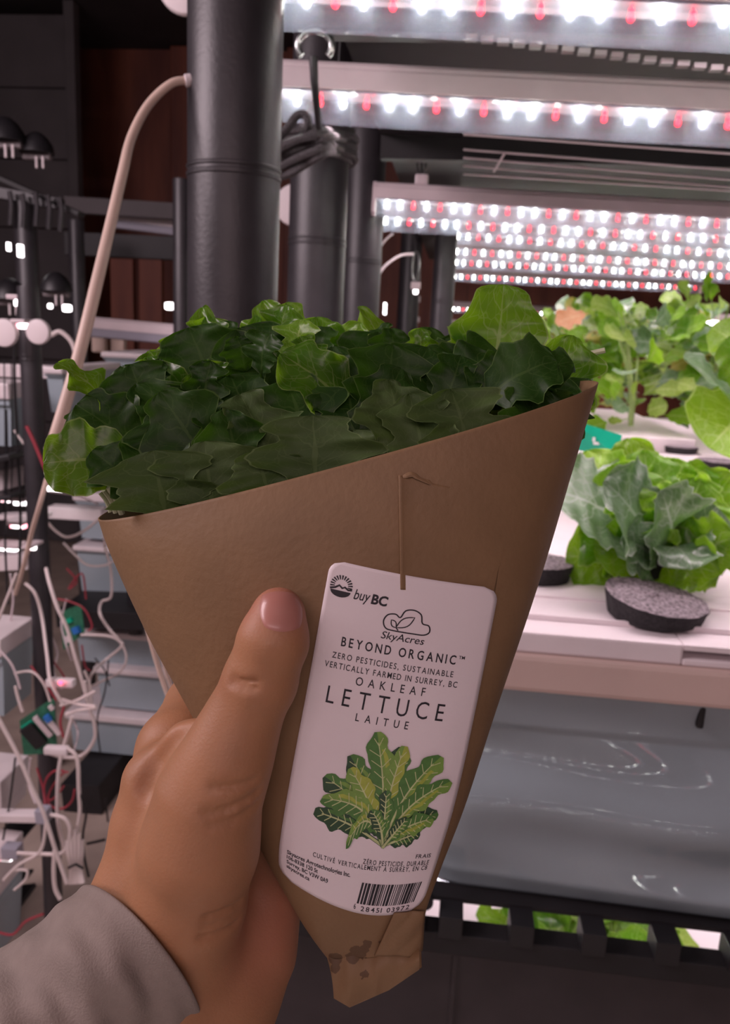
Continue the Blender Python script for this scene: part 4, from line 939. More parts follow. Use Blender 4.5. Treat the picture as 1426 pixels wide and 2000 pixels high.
# the far end of the panel's top edge lies down onto the wrap
for k, v in enumerate(pp.data.vertices):
    u, w = (k % 41)/40, (k//41)/40
    v.co += fw*(.0017-(.00003+.00065*(1-u)**2+.001*exp(-u/.06)))
so = pp.modifiers.new('thickness', 'SOLIDIFY'); so.thickness = 0.0005; so.offset = (-1 if sum(p.normal.dot(fw) for p in pp.data.polygons) < 0 else 1)
cr = spline([hit(*q, .0012) for q in [(786, 934), (803, 928), (818, 936), (838, 946)]], 4)
MB().tube(cr, [.0004, .0007, .0009, .0010, .0011, .0010, .0010, .0009, .0007, .0006, .0005, .0004, .0003], 6, True, .5).build('crumpled_corner', M['paper'], cone, True)
# folded-up bottom end
def end_pt(u, v):
    top = (637+(819-637)*u, 1864-14*u**2); bl = [(652, 1950), (683, 1968), (760, 1934), (819, 1894)]
    xs = u*3; i = min(2, int(xs)); f = xs-i; bot = lerp2(bl[i], bl[i+1], f)
    if v > 0.999 or True: p = lerp2(top, bot, v)
    p = (p[0]+(3 if u < .01 else 0)*sin(pi*v), p[1]); return p
ev, ef = [], []
for j in range(21):
    for i in range(31):
        u, v = i/30, j/20; x, y = end_pt(u, v)
        d = .2683-.0030*sin(pi*v)*(.5+.5*u)+.0010*sin(9*u+3*v)*v-.0012*exp(-((u-.55)/.04)**2)*v+.0008*sin(17*u)*(1-v)
        ev.append(PD(x, y, d))
n_ = len(ev)
for j in range(21):
    for i in range(31):
        u, v = i/30, j/20; x, y = end_pt(u, v); ev.append(PD(x, y, .2722-.0005*sin(7*u)*v-.0035*v))
for b0 in (0, n_):
    for j in range(20):
        for i in range(30): a = b0+j*31+i; ef.append((a, a+1, a+32, a+31))
for i in range(30): ef.append((20*31+i, 20*31+i+1, n_+20*31+i+1, n_+20*31+i))
for j in range(20): ef.append((j*31, (j+1)*31, n_+(j+1)*31, n_+j*31)); ef.append((j*31+30, (j+1)*31+30, n_+(j+1)*31+30, n_+j*31+30))
end = mesh_obj('folded_end', ev, ef, M['paper'], cone, True); autosmooth(end, 35)
tri = patch('corner_fold', lambda u, v: lerp2(lerp2((768, 1776), (731, 1858), v), lerp2((824, 1770), (816, 1858), v), u), 14, 16, M['paper'], 0.0011, cone)
for k, v in enumerate(tri.data.vertices):
    u, w = (k % 15)/14, (k//15)/16; v.co -= fw*(0.0012*abs(sin(5*u+4*w))*u+.0006)
so = tri.modifiers.new('thickness', 'SOLIDIFY'); so.thickness = 0.0005; so.offset = -1
st = MB().tube([PD(818, 1770, .2705), PD(819, 1815, .2695), PD(818, 1858, .2688), PD(819, 1890, .2686)], .0011, 8, True, .5).build('side_crease', M['paper'], cone, True)

# ------------------------------------------------------------------ printed label
ROWS = [(0.0, (646, 1091), (806, 1125), (971, 1148)), (0.4, (603, 1330), (764, 1362), (925, 1382)), (0.7, (570, 1512), (724, 1556), (884, 1566)),
        (0.88, (550, 1640), (702, 1690), (846, 1690)), (1.0, (548, 1700), (690, 1777), (820, 1768))]
def lab_px(u, v):
    v = min(max(v, -0.02), 1.0); vs_ = [r_[0] for r_ in ROWS]; i = 0
    while i < len(ROWS)-2 and v > vs_[i+1]: i += 1
    f = (v-vs_[i])/(vs_[i+1]-vs_[i])
    out = []
    for c in (1, 2, 3):
        pts = [Vector(ROWS[min(max(k, 0), 4)][c]) for k in (i-1, i, i+1, i+2)]
        h_ = vs_[i+1]-vs_[i]
        m0 = (pts[2]-pts[0])/max(1e-6, (vs_[i+1]-vs_[max(i-1, 0)]))*h_; m1 = (pts[3]-pts[1])/max(1e-6, (vs_[min(i+2, 4)]-vs_[i]))*h_
        out.append(pts[1]*(2*f**3-3*f*f+1)+m0*(f**3-2*f*f+f)+pts[2]*(-2*f**3+3*f*f)+m1*(f**3-f*f))
    A, Bm, C = out
    p = A*((u-.5)*(u-1)*2)+Bm*(-4*u*(u-1))+C*(2*u*(u-.5)); return p.x, p.y
LWD, LHT = 1.0, 2.02                                       # label size in its own units (width = 1)
def on_label(x, y, off):                                   # x 0..1, y 0..2.02 downwards
    return hit(*lab_px(x/LWD, y/LHT), off)
# rounded rectangle, in rows
rc = 0.085; vs, fs = [], []; nu, nv = 40, 90
for j in range(nv+1):
    y = LHT*j/nv; ins = 0
    if y < rc: ins = rc-sqrt(max(0, rc*rc-(rc-y)**2))
    if y > LHT-rc: ins = rc-sqrt(max(0, rc*rc-(y-LHT+rc)**2))
    for i in range(nu+1): vs.append(on_label(ins+(1-2*ins)*i/nu, y, 0.0011))
fs = [(j*(nu+1)+i, j*(nu+1)+i+1, (j+1)*(nu+1)+i+1, (j+1)*(nu+1)+i) for j in range(nv) for i in range(nu)]
# even out the label: it bridges the small steps of the paper below it
vv = vs[:]
for _ in range(6):
    w2 = vv[:]
    for j in range(1, nv):
        for i in range(1, nu):
            a = j*(nu+1)+i; w2[a] = (vv[a-1]+vv[a+1]+vv[a-nu-1]+vv[a+nu+1]+vv[a]*4)/8
    vv = w2
M['label'] = mat('label_paper', (0.86, 0.78, 0.80), 0.42, noise=0.02, nscale=40)
lab = mesh_obj('label', vv, fs, M['label'], cone, True); lab['label'] = 'white printed label with rounded corners'
so = lab.modifiers.new('thickness', 'SOLIDIFY'); so.thickness = 0.0002; so.offset = (-1 if sum(p.normal.dot(fw) for p in lab.data.polygons) < 0 else 1)
lbvh = BVHTree.FromPolygons(vv, fs)
def ink_pt(x, y, off=0.00012): return hit(*lab_px(x/LWD, y/LHT), off, lbvh)
def ink_obj(name, v2, faces, m, off=0.00012):
    o = mesh_obj(name, [ink_pt(x, y, off) for x, y in v2], faces, m, None)
    o.parent = lab; o.data.transform(Matrix.Translation(-cone.location)); return o
M['ink'] = mat('ink_black', (0.022, 0.020, 0.026), 0.5)
def text(s, x, y, w, hgt, bold=0.0, align='L', name='printed_text', shear=0.0):
    c = bpy.data.curves.new('t', 'FONT'); c.body = s; c.size = 1; c.offset = bold; c.shear = shear; c.resolution_u = 3; c.fill_mode = 'FRONT'
    if w and len(s) > 3: pass
    o = bpy.data.objects.new('t', c); COL.objects.link(o); dg = bpy.context.evaluated_depsgraph_get(); me = o.evaluated_get(dg).to_mesh()
    P_ = [(v.co.x, v.co.y) for v in me.vertices]; fs_ = [tuple(p.vertices) for p in me.polygons]; o.evaluated_get(dg).to_mesh_clear(); bpy.data.objects.remove(o); bpy.data.curves.remove(c)
    x0, x1 = min(p[0] for p in P_), max(p[0] for p in P_); y0, y1 = 0.0, 0.72
    return [(x+(p[0]-x0)/(x1-x0)*w, y-p[1]/y1*hgt) for p in P_], fs_, s
def spaced(s, x, y, w, hgt, bold=0.0, gap=0.35):
    # letter-spaced line: every glyph keeps its own width
    V, Fc = [], []; cur = 0.0; parts = []
    wid = {}
    for ch in s:
        if ch == ' ': cur += 0.32+gap*.6; continue
        c = bpy.data.curves.new('t', 'FONT'); c.body = ch; c.size = 1; c.offset = bold; c.resolution_u = 3; c.fill_mode = 'FRONT'
        o = bpy.data.objects.new('t', c); COL.objects.link(o); dg = bpy.context.evaluated_depsgraph_get(); me = o.evaluated_get(dg).to_mesh()
        P_ = [(v.co.x, v.co.y) for v in me.vertices]; fs_ = [tuple(p.vertices) for p in me.polygons]; o.evaluated_get(dg).to_mesh_clear(); bpy.data.objects.remove(o); bpy.data.curves.remove(c)
        x0, x1 = min(p[0] for p in P_), max(p[0] for p in P_)
        n = len(V); V += [(cur+p[0]-x0, p[1]) for p in P_]; Fc += [tuple(i+n for i in f) for f in fs_]; cur += x1-x0+gap
    W_ = max(p[0] for p in V)
    return [(x+p[0]/W_*w, y-p[1]/0.72*hgt) for p in V], Fc, s
def put(t, lab_=None):
    o = ink_obj('printed_text', t[0], t[1], M['ink'])
    return o
put(text('buy', .175, .222, .100, .070, 0.006, shear=.25)); put(text('BC', .282, .228, .100, .064, 0.035, shear=.1))
put(text('SkyAcres', .375, .440, .26, .050, 0.004, shear=.2))
put(spaced('BEYOND ORGANIC', .150, .540, .69, .062, .014, .30)); put(text('TM', .855, .500, .035, .022, .01))
put(spaced('ZERO PESTICIDES, SUSTAINABLE', .110, .625, .73, .040, .006, .22)); put(spaced('VERTICALLY FARMED IN SURREY, BC', .075, .690, .80, .040, .006, .20))
put(spaced('OAKLEAF', .275, .770, .42, .056, .004, .55)); put(spaced('LETTUCE', .120, .915, .71, .115, -.002, .42)); put(spaced('LAITUE', .315, .990, .32, .050, .006, .65))
put(spaced('FRAIS', .86, 1.725, .10, .022, .01, .12)); put(spaced('ZÉRO PESTICIDE, DURABLE', .52, 1.765, .44, .026, .008, .2)); put(spaced('CULTIVÉ VERTICALEMENT À SURREY, EN CB', .20, 1.795, .76, .026, .008, .2))
for k, (s, w_) in enumerate([('Skyacres Agrotechnologies Inc.', .41), ('106-8338 120 St', .20), ('Surrey, BC V3W 0A9', .27), ('skyacres.ca', .15)]):
    put(text(s, .040, 1.848+.036*k, w_, .026, .02))
# bar code
rb = random.Random(11); x = .535; bv, bf = [], []
while x < .955:
    w_ = rb.choice([.006, .006, .010, .014, .018]); n = len(bv)
    for q in range(5): bv += [(x-.018*q/4, 1.80+.065+.115*q/4), (x+w_-.018*q/4, 1.80+.065+.115*q/4)]
    bf += [(n+2*q, n+2*q+1, n+2*q+3, n+2*q+2) for q in range(4)]; x += w_+rb.choice([.004, .006, .009])
o = ink_obj('bar_code', bv, bf, M['ink'])
put(text('6', .500, 2.012, .014, .03, .01)); put(spaced('28451 03972', .55, 2.016, .36, .026, .01, .2))
# sun-over-mountains mark
def stroke(pts, w_, closed=False, name='printed_mark', m='ink', off=.00012):
    n = len(pts); V, Fc = [], []
    for i in range(n):
        a = Vector(pts[(i-1) % n] if closed or i > 0 else pts[0]); b = Vector(pts[(i+1) % n] if closed or i < n-1 else pts[-1]); t_ = (b-a).normalized(); nn = Vector((-t_.y, t_.x))
        p = Vector(pts[i]); V += [tuple(p+nn*w_/2), tuple(p-nn*w_/2)]
    for i in range(n if closed else n-1): a = 2*i; b = 2*((i+1) % n); Fc.append((a, a+1, b+1, b))
    return V, Fc
def merge(lst):
    V, Fc = [], []
    for v, f in lst: n = len(V); V += v; Fc += [tuple(i+n for i in q) for q in f]
    return V, Fc
cx0, cy0 = .092, .155; L_ = []
for k in range(13):
    a = radians(-8+196*k/12); L_.append(([(cx0+.040*cos(a)-.003*sin(a), cy0-.040*sin(a)-.003*cos(a)), (cx0+.068*cos(a)-.0055*sin(a), cy0-.068*sin(a)-.0055*cos(a)), (cx0+.068*cos(a)+.0055*sin(a), cy0-.068*sin(a)+.0055*cos(a)), (cx0+.040*cos(a)+.003*sin(a), cy0-.040*sin(a)+.003*cos(a))], [(0, 1, 2, 3)]))
L_.append(stroke([(cx0-.066, cy0+.028), (cx0-.035, cy0+.018), (cx0-.012, cy0+.000), (cx0+.008, cy0+.016), (cx0+.022, cy0+.006), (cx0+.045, cy0+.020), (cx0+.068, cy0+.016)], .013))
lens = [(cx0+.062*cos(radians(180+180*k/12)), cy0+.034-.042*sin(radians(180+180*k/12))) for k in range(13)]
L_.append((lens, [tuple(range(13))])); v_, f_ = merge(L_); ink_obj('printed_mark', v_, f_, M['ink'])
# cloud outline with leaves
cl = [Vector(q) for q in [(.395, .370), (.375, .325), (.395, .280), (.440, .268), (.470, .285), (.495, .235), (.545, .222), (.590, .245), (.605, .300), (.645, .310), (.655, .350), (.625, .375), (.560, .378), (.450, .378)]]
cs = [];
for i in range(len(cl)):
    p0_, p1_, p2_, p3_ = cl[i-1], cl[i], cl[(i+1) % len(cl)], cl[(i+2) % len(cl)]
    for k in range(4):
        t_ = k/4; cs.append(tuple(0.5*((2*p1_)+(p2_-p0_)*t_+(2*p0_-5*p1_+4*p2_-p3_)*t_*t_+(3*p1_-p0_-3*p2_+p3_)*t_**3)))
lf = [(.455+.10*t_+ s_*.022*sin(pi*t_)*.7, .355-.085*t_ + s_*.022*sin(pi*t_)) for s_, rng in ((1, [k/8 for k in range(9)]), (-1, [1-k/8 for k in range(1, 8)])) for t_ in rng]
l2 = [(.455-.035*t_+s_*.014*sin(pi*t_)*.7, .355-.045*t_-s_*.014*sin(pi*t_)) for s_, rng in ((1, [k/6 for k in range(7)]), (-1, [1-k/6 for k in range(1, 6)])) for t_ in rng]
v_, f_ = merge([stroke(cs, .0085, True), stroke(lf, .007, True), stroke(l2, .007, True), stroke([(.455, .356), (.470, .372)], .007)]); ink_obj('printed_mark', v_, f_, M['ink'])
# printed lettuce picture: layered flat leaves
def flat(name, c): return mat(name, c, 0.5, noise=0.12, nscale=420)
PG = [flat('print_green_dark', (0.035, 0.085, 0.04)), flat('print_green_mid', (0.085, 0.22, 0.05)), flat('print_green_light', (0.20, 0.36, 0.07)), flat('print_yellow_green', (0.38, 0.46, 0.07)), flat('print_pale', (0.55, 0.62, 0.30))]
rootp = Vector((.625, 1.66))
def pleaf(tip, w_, ci, seed, lift, rib=True, bend=.0):
    r = random.Random(seed); T = Vector(tip); d = T-rootp; n = Vector((-d.y, d.x)).normalized(); N_ = 30; ph = r.uniform(0, 6)
    Lf, Rt, C_ = [], [], []
    for k in range(N_+1):
        v = k/N_; c = rootp+d*v+n*(bend*sin(pi*v)); q = max(0, (v-.22)/.78)
        w0 = .010+w_*(sin(pi*min(1, q**1.3*.97+.02))**.55 if q > 0 else 0)
        wl_ = w0*(1+.20*sin(v*19+ph)+.10*sin(v*41+ph)); wr_ = w0*(1+.20*sin(v*21+ph*2)+.10*sin(v*37)) if q > 0 else w0
        Lf.append(c+n*wl_); Rt.append(c-n*wr_); C_.append(c)
    def strip(A, B, nm, m, off): 
        V = [tuple(p) for p in A]+[tuple(p) for p in B]; k = len(A); ink_obj(nm, V, [(i, i+1, k+i+1, k+i) for i in range(k-1)], m, off)
    strip(Lf, C_, 'printed_leaf', PG[ci], lift); strip(C_, Rt, 'printed_leaf', PG[max(0, ci-1)], lift)
    mid = [(a+b)/2 for a, b in zip(Lf, C_)]
    strip([c+(l-c)*.55 for l, c in zip(Lf, C_)][10:26], [c+(l-c)*.25 for l, c in zip(Lf, C_)][10:26], 'printed_leaf', PG[min(3, ci+1)], lift+.00002)
    strip([c-n*.006*(1.3-k/N_) for k, c in enumerate(C_)][:-3], [c+n*.006*(1.3-k/N_) for k, c in enumerate(C_)][:-3], 'printed_rib', PG[4], lift+.00004)
    if rib:
        L2 = []
        for k in range(11, N_-3, 3):
            for s_ in (1, -1):
                e_ = (Lf if s_ > 0 else Rt)[min(N_, k+3)]; L2.append(stroke([tuple(C_[k]), tuple(C_[k]+(e_-C_[k])*.75)], .0045))
        v_, f_ = merge(L2); ink_obj('printed_rib', v_, f_, PG[4], lift+.00004)
lift = .00014
for (tip, w_, ci, sd, bd) in [((.13, 1.36), .085, 1, 1, .05), ((.10, 1.56), .060, 0, 2, .03), ((.97, 1.47), .06, 1, 3, -.02), ((.88, 1.58), .045, 0, 4, 0), ((.62, 1.10), .075, 1, 5, 0),
                              ((.80, 1.20), .075, 1, 6, -.02), ((.28, 1.20), .085, 1, 7, .03), ((.40, 1.40), .09, 0, 12, 0), ((.72, 1.42), .09, 0, 13, 0),
                              ((.43, 1.03), .085, 2, 8, .02), ((.64, 1.09), .055, 3, 9, -.02), ((.90, 1.13), .085, 2, 10, -.04), ((1.0, 1.28), .065, 2, 11, -.05),
                              ((.30, 1.27), .065, 3, 14, .02), ((.14, 1.48), .075, 2, 15, .09), ((.94, 1.50), .055, 2, 16, -.03), ((.36, 1.68), .055, 2, 17, .13), ((.58, 1.36), .04, 1, 18, 0), ((.50, 1.48), .04, 1, 19, .02), ((.76, 1.50), .035, 1, 20, 0)]:
    tip = (rootp.x+(tip[0]-rootp.x)*.86, rootp.y+(tip[1]-rootp.y)*1.0)
    pleaf(tip, w_*.82, ci, sd, lift, True, bd); lift += .000055
# ------------------------------------------------------------------ oakleaf lettuce in the cone
lt = empty('oakleaf_lettuce', PD(690, 960, .305), 'bunch of dark green oakleaf lettuce standing in the paper cone', 'lettuce')
M['stalk'] = mat('pale_stalk', (0.50, 0.52, 0.34), 0.35, noise=.1)
def LL(b, t, w, m, seed, face=None, **kw):
    # b, t: (px, py, depth); w: half width in pixels
    f = face or (0, 0, 1)
    fc = -fw*f[2]+rt*f[0]+up*f[1]
    B, T = PD(*b), PD(*t)
    kw.setdefault('curl', .6); kw.setdefault('ruffle', .07)
    leaf(lt, B, T, w*b[2]/F, fc, M[m], seed, **kw)
D, K, G, Bk, Br = 'leaf_dark', 'leaf_dark', 'leaf', 'leaf_back', 'leaf_bright'
heroes = [
    # back row, tall and backlit
    ((950, 860, .345), (985, 556, .338), 88, G, 1, (.1, .1, 1), dict(curl=.25, ruffle=.05, lobe_amt=.14)),
    ((1060, 880, .335), (1118, 655, .325), 66, G, 2, (0, .2, 1), dict(curl=.5)),
    ((760, 840, .35), (700, 600, .35), 34, G, 3, (.5, .1, .6), dict(curl=.8)),
    ((820, 860, .35), (840, 640, .35), 60, K, 4, (.2, .5, .8), dict(curl=.9)),
    ((900, 860, .35), (885, 652, .35), 50, D, 5, (0, .6, .8), dict(curl=1.0)),
    ((640, 840, .35), (560, 592, .35), 42, G, 6, (.3, .3, .8), dict(curl=.9)),
    ((600, 840, .345), (515, 588, .345), 45, G, 7, (-.2, .3, .9), dict(curl=.6)),
    ((640, 830, .34), (618, 620, .34), 50, G, 8, (0, .5, .8), dict(curl=1.2)),
    ((480, 840, .34), (395, 600, .34), 40, G, 9, (-.3, .2, .8), dict(curl=.9)),
    ((450, 850, .33), (370, 640, .325), 95, D, 10, (0, .3, 1), dict(curl=.5)),
    ((740, 850, .30), (548, 690, .295), 62, G, 11, (0, .5, 1), dict(curl=.6, ruffle=.04)),
    ((560, 840, .33), (470, 640, .325), 85, D, 12, (.2, .2, 1), dict(curl=.6)),
    ((700, 850, .335), (740, 650, .33), 75, D, 13, (0, .4, 1), dict(curl=.9)),
    ((790, 860, .325), (770, 690, .32), 70, K, 14, (.2, .3, 1), dict(curl=.8)),
    ((330, 900, .315), (255, 712, .31), 70, D, 15, (0, .3, 1), dict(curl=.6)),
    ((260, 860, .31), (112, 708, .305), 36, G, 16, (.2, .8, .6), dict(curl=1.0)),
    ((330, 930, .305), (150, 790, .30), 75, K, 17, (0, .5, 1), dict(curl=.5)),
    ((300, 900, .295), (84, 905, .285), 74, G, 18, (0, .25, 1), dict(curl=.7, ruffle=.06, lobe_amt=.1)),
    ((300, 980, .29), (180, 880, .285), 50, K, 19, (0, .4, 1), dict(curl=.5)),
    ((1090, 850, .32), (1150, 740, .318), 34, K, 20, (-.5, .2, .8), dict(curl=.4)),
    ((1120, 860, .33), (1165, 690, .33), 16, 'leaf_grey', 21, (-.3, .6, .6), dict(curl=.6)),
    ((1010, 880, .315), (1075, 720, .31), 75, D, 22, (0, .2, 1), dict(curl=.5)),
    ((980, 880, .295), (1010, 740, .295), 45, K, 23, (.7, .1, .5), dict(curl=.4)),
    # front row, undersides towards the camera
    ((330, 1030, .275), (300, 880, .268), 105, Bk, 30, (0, .15, 1), dict(curl=.5, ruffle=.035)),
    ((420, 1020, .272), (400, 862, .270), 90, Bk, 31, (0, .3, 1), dict(curl=.7, ruffle=.04)),
    ((540, 1010, .268), (500, 880, .262), 75, Bk, 32, (0, .2, 1), dict(curl=.7, ruffle=.05)),
    ((620, 1000, .264), (612, 812, .262), 110, Bk, 33, (0, .1, 1), dict(curl=.4, ruffle=.04, lobe_amt=.25)),
    ((700, 1000, .264), (690, 840, .268), 70, Bk, 34, (-.2, .1, 1), dict(curl=.4, ruffle=.05)),
    ((790, 980, .264), (760, 742, .272), 75, Bk, 35, (.2, .1, 1), dict(curl=.4, ruffle=.06)),
    ((840, 960, .262), (800, 770, .268), 70, Bk, 36, (.1, .1, 1), dict(curl=.5, ruffle=.06)),
    ((930, 950, .264), (880, 760, .268), 95, Bk, 37, (.2, .2, 1), dict(curl=.8, ruffle=.05)),
    ((1000, 930, .272), (1060, 770, .285), 70, D, 38, (.2, .1, 1), dict(curl=.4, ruffle=.05)),
    ((1060, 900, .285), (1120, 770, .30), 50, K, 39, (.3, .1, 1), dict(curl=.4, ruffle=.05)),
    ((480, 1000, .275), (440, 800, .278), 60, K, 40, (.3, .2, 1), dict(curl=.6)),
    ((560, 990, .278), (470, 770, .285), 70, Bk, 41, (.2, .3, 1), dict(curl=.5)),
    ((400, 960, .285), (330, 790, .29), 95, K, 42, (0, .3, 1), dict(curl=.6)),
    ((620, 950, .285), (560, 740, .295), 90, K, 43, (.1, .2, 1), dict(curl=.7)),
    ((880, 900, .29), (840, 700, .30), 80, D, 44, (.2, .2, 1), dict(curl=.7)),
    ((700, 930, .285), (680, 760, .295), 80, K, 45, (0, .3, 1), dict(curl=.7)),
]
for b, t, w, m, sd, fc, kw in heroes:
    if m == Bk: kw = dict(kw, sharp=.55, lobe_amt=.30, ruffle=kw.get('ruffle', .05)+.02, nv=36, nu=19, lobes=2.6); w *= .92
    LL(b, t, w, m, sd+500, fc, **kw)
# small ruffled leaves along the top edge, catching the light from behind
r = random.Random(21)
top_line = [(150, 700), (230, 722), (300, 670), (370, 612), (450, 622), (520, 592), (600, 596), (660, 622), (700, 606), (760, 628), (850, 640), (905, 640), (960, 690), (1060, 660), (1130, 700)]
def topy(x):
    for (a, b), (c, d) in zip(top_line[:-1], top_line[1:]):
        if a <= x <= c: return b+(d-b)*(x-a)/(c-a)
    return 700
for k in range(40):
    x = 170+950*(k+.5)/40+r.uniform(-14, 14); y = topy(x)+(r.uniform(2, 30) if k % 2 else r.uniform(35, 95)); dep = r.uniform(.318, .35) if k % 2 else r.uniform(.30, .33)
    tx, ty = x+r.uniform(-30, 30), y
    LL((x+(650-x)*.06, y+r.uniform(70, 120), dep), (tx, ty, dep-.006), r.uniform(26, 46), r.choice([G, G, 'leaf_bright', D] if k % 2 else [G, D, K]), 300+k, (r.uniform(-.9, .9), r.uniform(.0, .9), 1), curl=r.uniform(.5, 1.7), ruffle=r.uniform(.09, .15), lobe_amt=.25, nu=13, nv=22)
# pale leaf stalks showing at both ends of the rim
for k, (a, b, rr) in enumerate([((238, 1003, .292), (212, 950, .285), .0012), ((226, 1001, .295), (203, 957, .290), .0010), ((216, 1000, .298), (196, 962, .296), .0009), ((1112, 706, .33), (1182, 684, .325), .0011), ((1098, 722, .33), (1150, 700, .325), .0009)]):
    MB().tube(spline([PD(*a), PD((a[0]+b[0])/2+2, (a[1]+b[1])/2-3, (a[2]+b[2])/2), PD(*b)], 4), rr, 8).build('stalk', M['stalk'], lt, True)
r = random.Random(77)
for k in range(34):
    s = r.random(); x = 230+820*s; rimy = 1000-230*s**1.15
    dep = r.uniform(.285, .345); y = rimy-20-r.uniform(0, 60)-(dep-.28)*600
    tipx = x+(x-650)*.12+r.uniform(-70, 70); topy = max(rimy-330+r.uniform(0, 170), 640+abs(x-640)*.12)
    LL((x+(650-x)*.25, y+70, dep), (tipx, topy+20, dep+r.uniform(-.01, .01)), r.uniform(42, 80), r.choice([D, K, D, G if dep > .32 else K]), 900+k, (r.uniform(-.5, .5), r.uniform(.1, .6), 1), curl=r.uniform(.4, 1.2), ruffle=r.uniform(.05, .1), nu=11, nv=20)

# ------------------------------------------------------------------ hand (one continuous surface from a smooth distance field)
def cam3(px, py, d): return np.array([(px-713)/F*d, (1000-py)/F*d, d])
def surf_depth(px, py): return depth(hit(px, py, 0.0))
h_ = .0009
lo = cam3(95, 2230, .265); lo = np.array([-.118, -.215, .222]); hi = np.array([.006, -.015, .372])
g = [np.arange(lo[i], hi[i], h_) for i in range(3)]
GX, GY, GZ = np.meshgrid(*g, indexing='ij'); GX = GX.astype(np.float32); GY = GY.astype(np.float32); GZ = GZ.astype(np.float32)
def capsule(a, b, ra, rb):
    a, b = np.array(a), np.array(b); ab = b-a; L2 = float(ab@ab)
    t = np.clip(((GX-a[0])*ab[0]+(GY-a[1])*ab[1]+(GZ-a[2])*ab[2])/L2, 0, 1)
    return np.sqrt((GX-a[0]-t*ab[0])**2+(GY-a[1]-t*ab[1])**2+(GZ-a[2]-t*ab[2])**2)-(ra+(rb-ra)*t)
def smin(a, b, k):
    h = np.clip(.5+.5*(b-a)/k, 0, 1); return b*(1-h)+a*h-k*h*(1-h)
def chain(pts, k=.004):
    f = None
    for p, q in zip(pts[:-1], pts[1:]):
        c = capsule(cam3(*p[:3]), cam3(*q[:3]), p[3], q[3]); f = c if f is None else smin(f, c, k)
    return f
def sd_(px, py, r): return surf_depth(px, py)-r*0.93-.0012
tz = sd_(545, 1205, .0082)
ip = sd_(508, 1330, .0102)
thumb = chain([(544, 1199, tz, .0080), (534, 1250, tz-.0006, .0100), (508, 1330, ip, .0106), (474, 1405, .2485, .0110), (444, 1480, .2485, .0122)])
thenar = chain([(444, 1480, .2490, .0122), (408, 1560, .250, .0152), (390, 1650, .252, .0172), (362, 1760, .258, .0180), (330, 1850, .264, .0185)], .006)
web = chain([(452, 1440, .2530, .0085), (372, 1462, .264, .0078), (312, 1530, .270, .0110), (300, 1620, .270, .0125), (284, 1716, .268, .0130), (275, 1800, .268, .0150)], .006)
idx = chain([(284, 1716, .270, .0130), (314, 1600, .277, .0136), (347, 1466, .288, .0138), (388, 1380, .316, .0122), (480, 1352, .346, .0098), (600, 1340, .356, .0088), (680, 1372, .350, .0080)], .004)
mid_ = chain([(300, 1740, .282, .013), (350, 1600, .298, .013), (395, 1500, .314, .0125), (470, 1450, .334, .0100), (590, 1430, .346, .0090), (680, 1455, .342, .0080)], .004)
ring_ = chain([(330, 1780, .285, .013), (390, 1660, .303, .0125), (440, 1580, .314, .0115), (510, 1540, .326, .0095), (610, 1525, .332, .0085), (685, 1550, .328, .0076)], .004)
pink = chain([(380, 1820, .288, .014), (445, 1720, .303, .0120), (500, 1655, .309, .0105), (560, 1630, .317, .0085), (640, 1620, .320, .0076), (690, 1640, .316, .0068)], .004)
hypo = chain([(470, 1660, .296, .0115), (505, 1765, .290, .0138), (478, 1850, .284, .0170), (425, 1930, .278, .0200), (370, 1990, .274, .0225)], .006)
palm = chain([(380, 1600, .287, .0120), (400, 1720, .280, .0150), (360, 1850, .272, .0190)], .006)
arm = chain([(352, 1860, .270, .0200), (300, 1925, .269, .0235), (180, 2040, .268, .0255), (60, 2160, .268, .0265)], .006)
arm2 = chain([(250, 1800, .268, .0150), (185, 1890, .268, .0170), (60, 2010, .268, .0180)], .006)
arm3 = chain([(400, 1960, .274, .0200), (300, 2080, .270, .0220)], .006)
fing = smin(idx, mid_, .0015); fing = smin(fing, ring_, .0015); fing = smin(fing, pink, .0015)
f = smin(thenar, thumb, .008); f = smin(f, web, .0055); f = smin(f, palm, .006); f = smin(f, hypo, .003); f = smin(f, arm, .010); f = smin(f, arm2, .010); f = smin(f, arm3, .010)
f = smin(f, fing, .005)
# creases: shallow grooves at the base of the thumb, the thumb joint and the wrist
def groove(f, pts, r, k):
    c = chain(pts, .001); h = np.clip(.5-.5*(f+(c))/k, 0, 1)
    return f*(1-h)+(-c)*h+k*h*(1-h)
def front(px, py):     # depth of the current surface along the pixel's ray
    d = np.arange(.225, .34, .0004); P_ = np.array([cam3(px, py, q) for q in d]); ii = np.clip(((P_-lo)/h_).astype(int), 0, np.array(f.shape)-1)
    v = f[ii[:, 0], ii[:, 1], ii[:, 2]]; w = np.where(v < 0)[0]; return d[w[0]] if len(w) else .26
for pts, r_ in [([(415, 1538), (455, 1536), (500, 1524)], .0009), ([(400, 1590), (440, 1583), (480, 1566), (506, 1545)], .0012), ([(410, 1612), (450, 1604), (485, 1585), (506, 1566)], .0010),
                ([(374, 1412), (338, 1444), (304, 1488), (282, 1540)], .0024), ([(452, 1334), (475, 1344), (500, 1343)], .0008), ([(455, 1322), (478, 1329), (505, 1328)], .0006), ([(400, 1790), (440, 1778), (470, 1762)], .0009), ([(390, 1830), (430, 1822), (465, 1800)], .0009), ([(395, 1810), (440, 1800), (468, 1781)], .0007)]:
    f = groove(f, [(x, y, front(x, y)-r_*.30, r_) for x, y in pts], r_, .0012 if r_ < .002 else .004)
del GX, GY, GZ
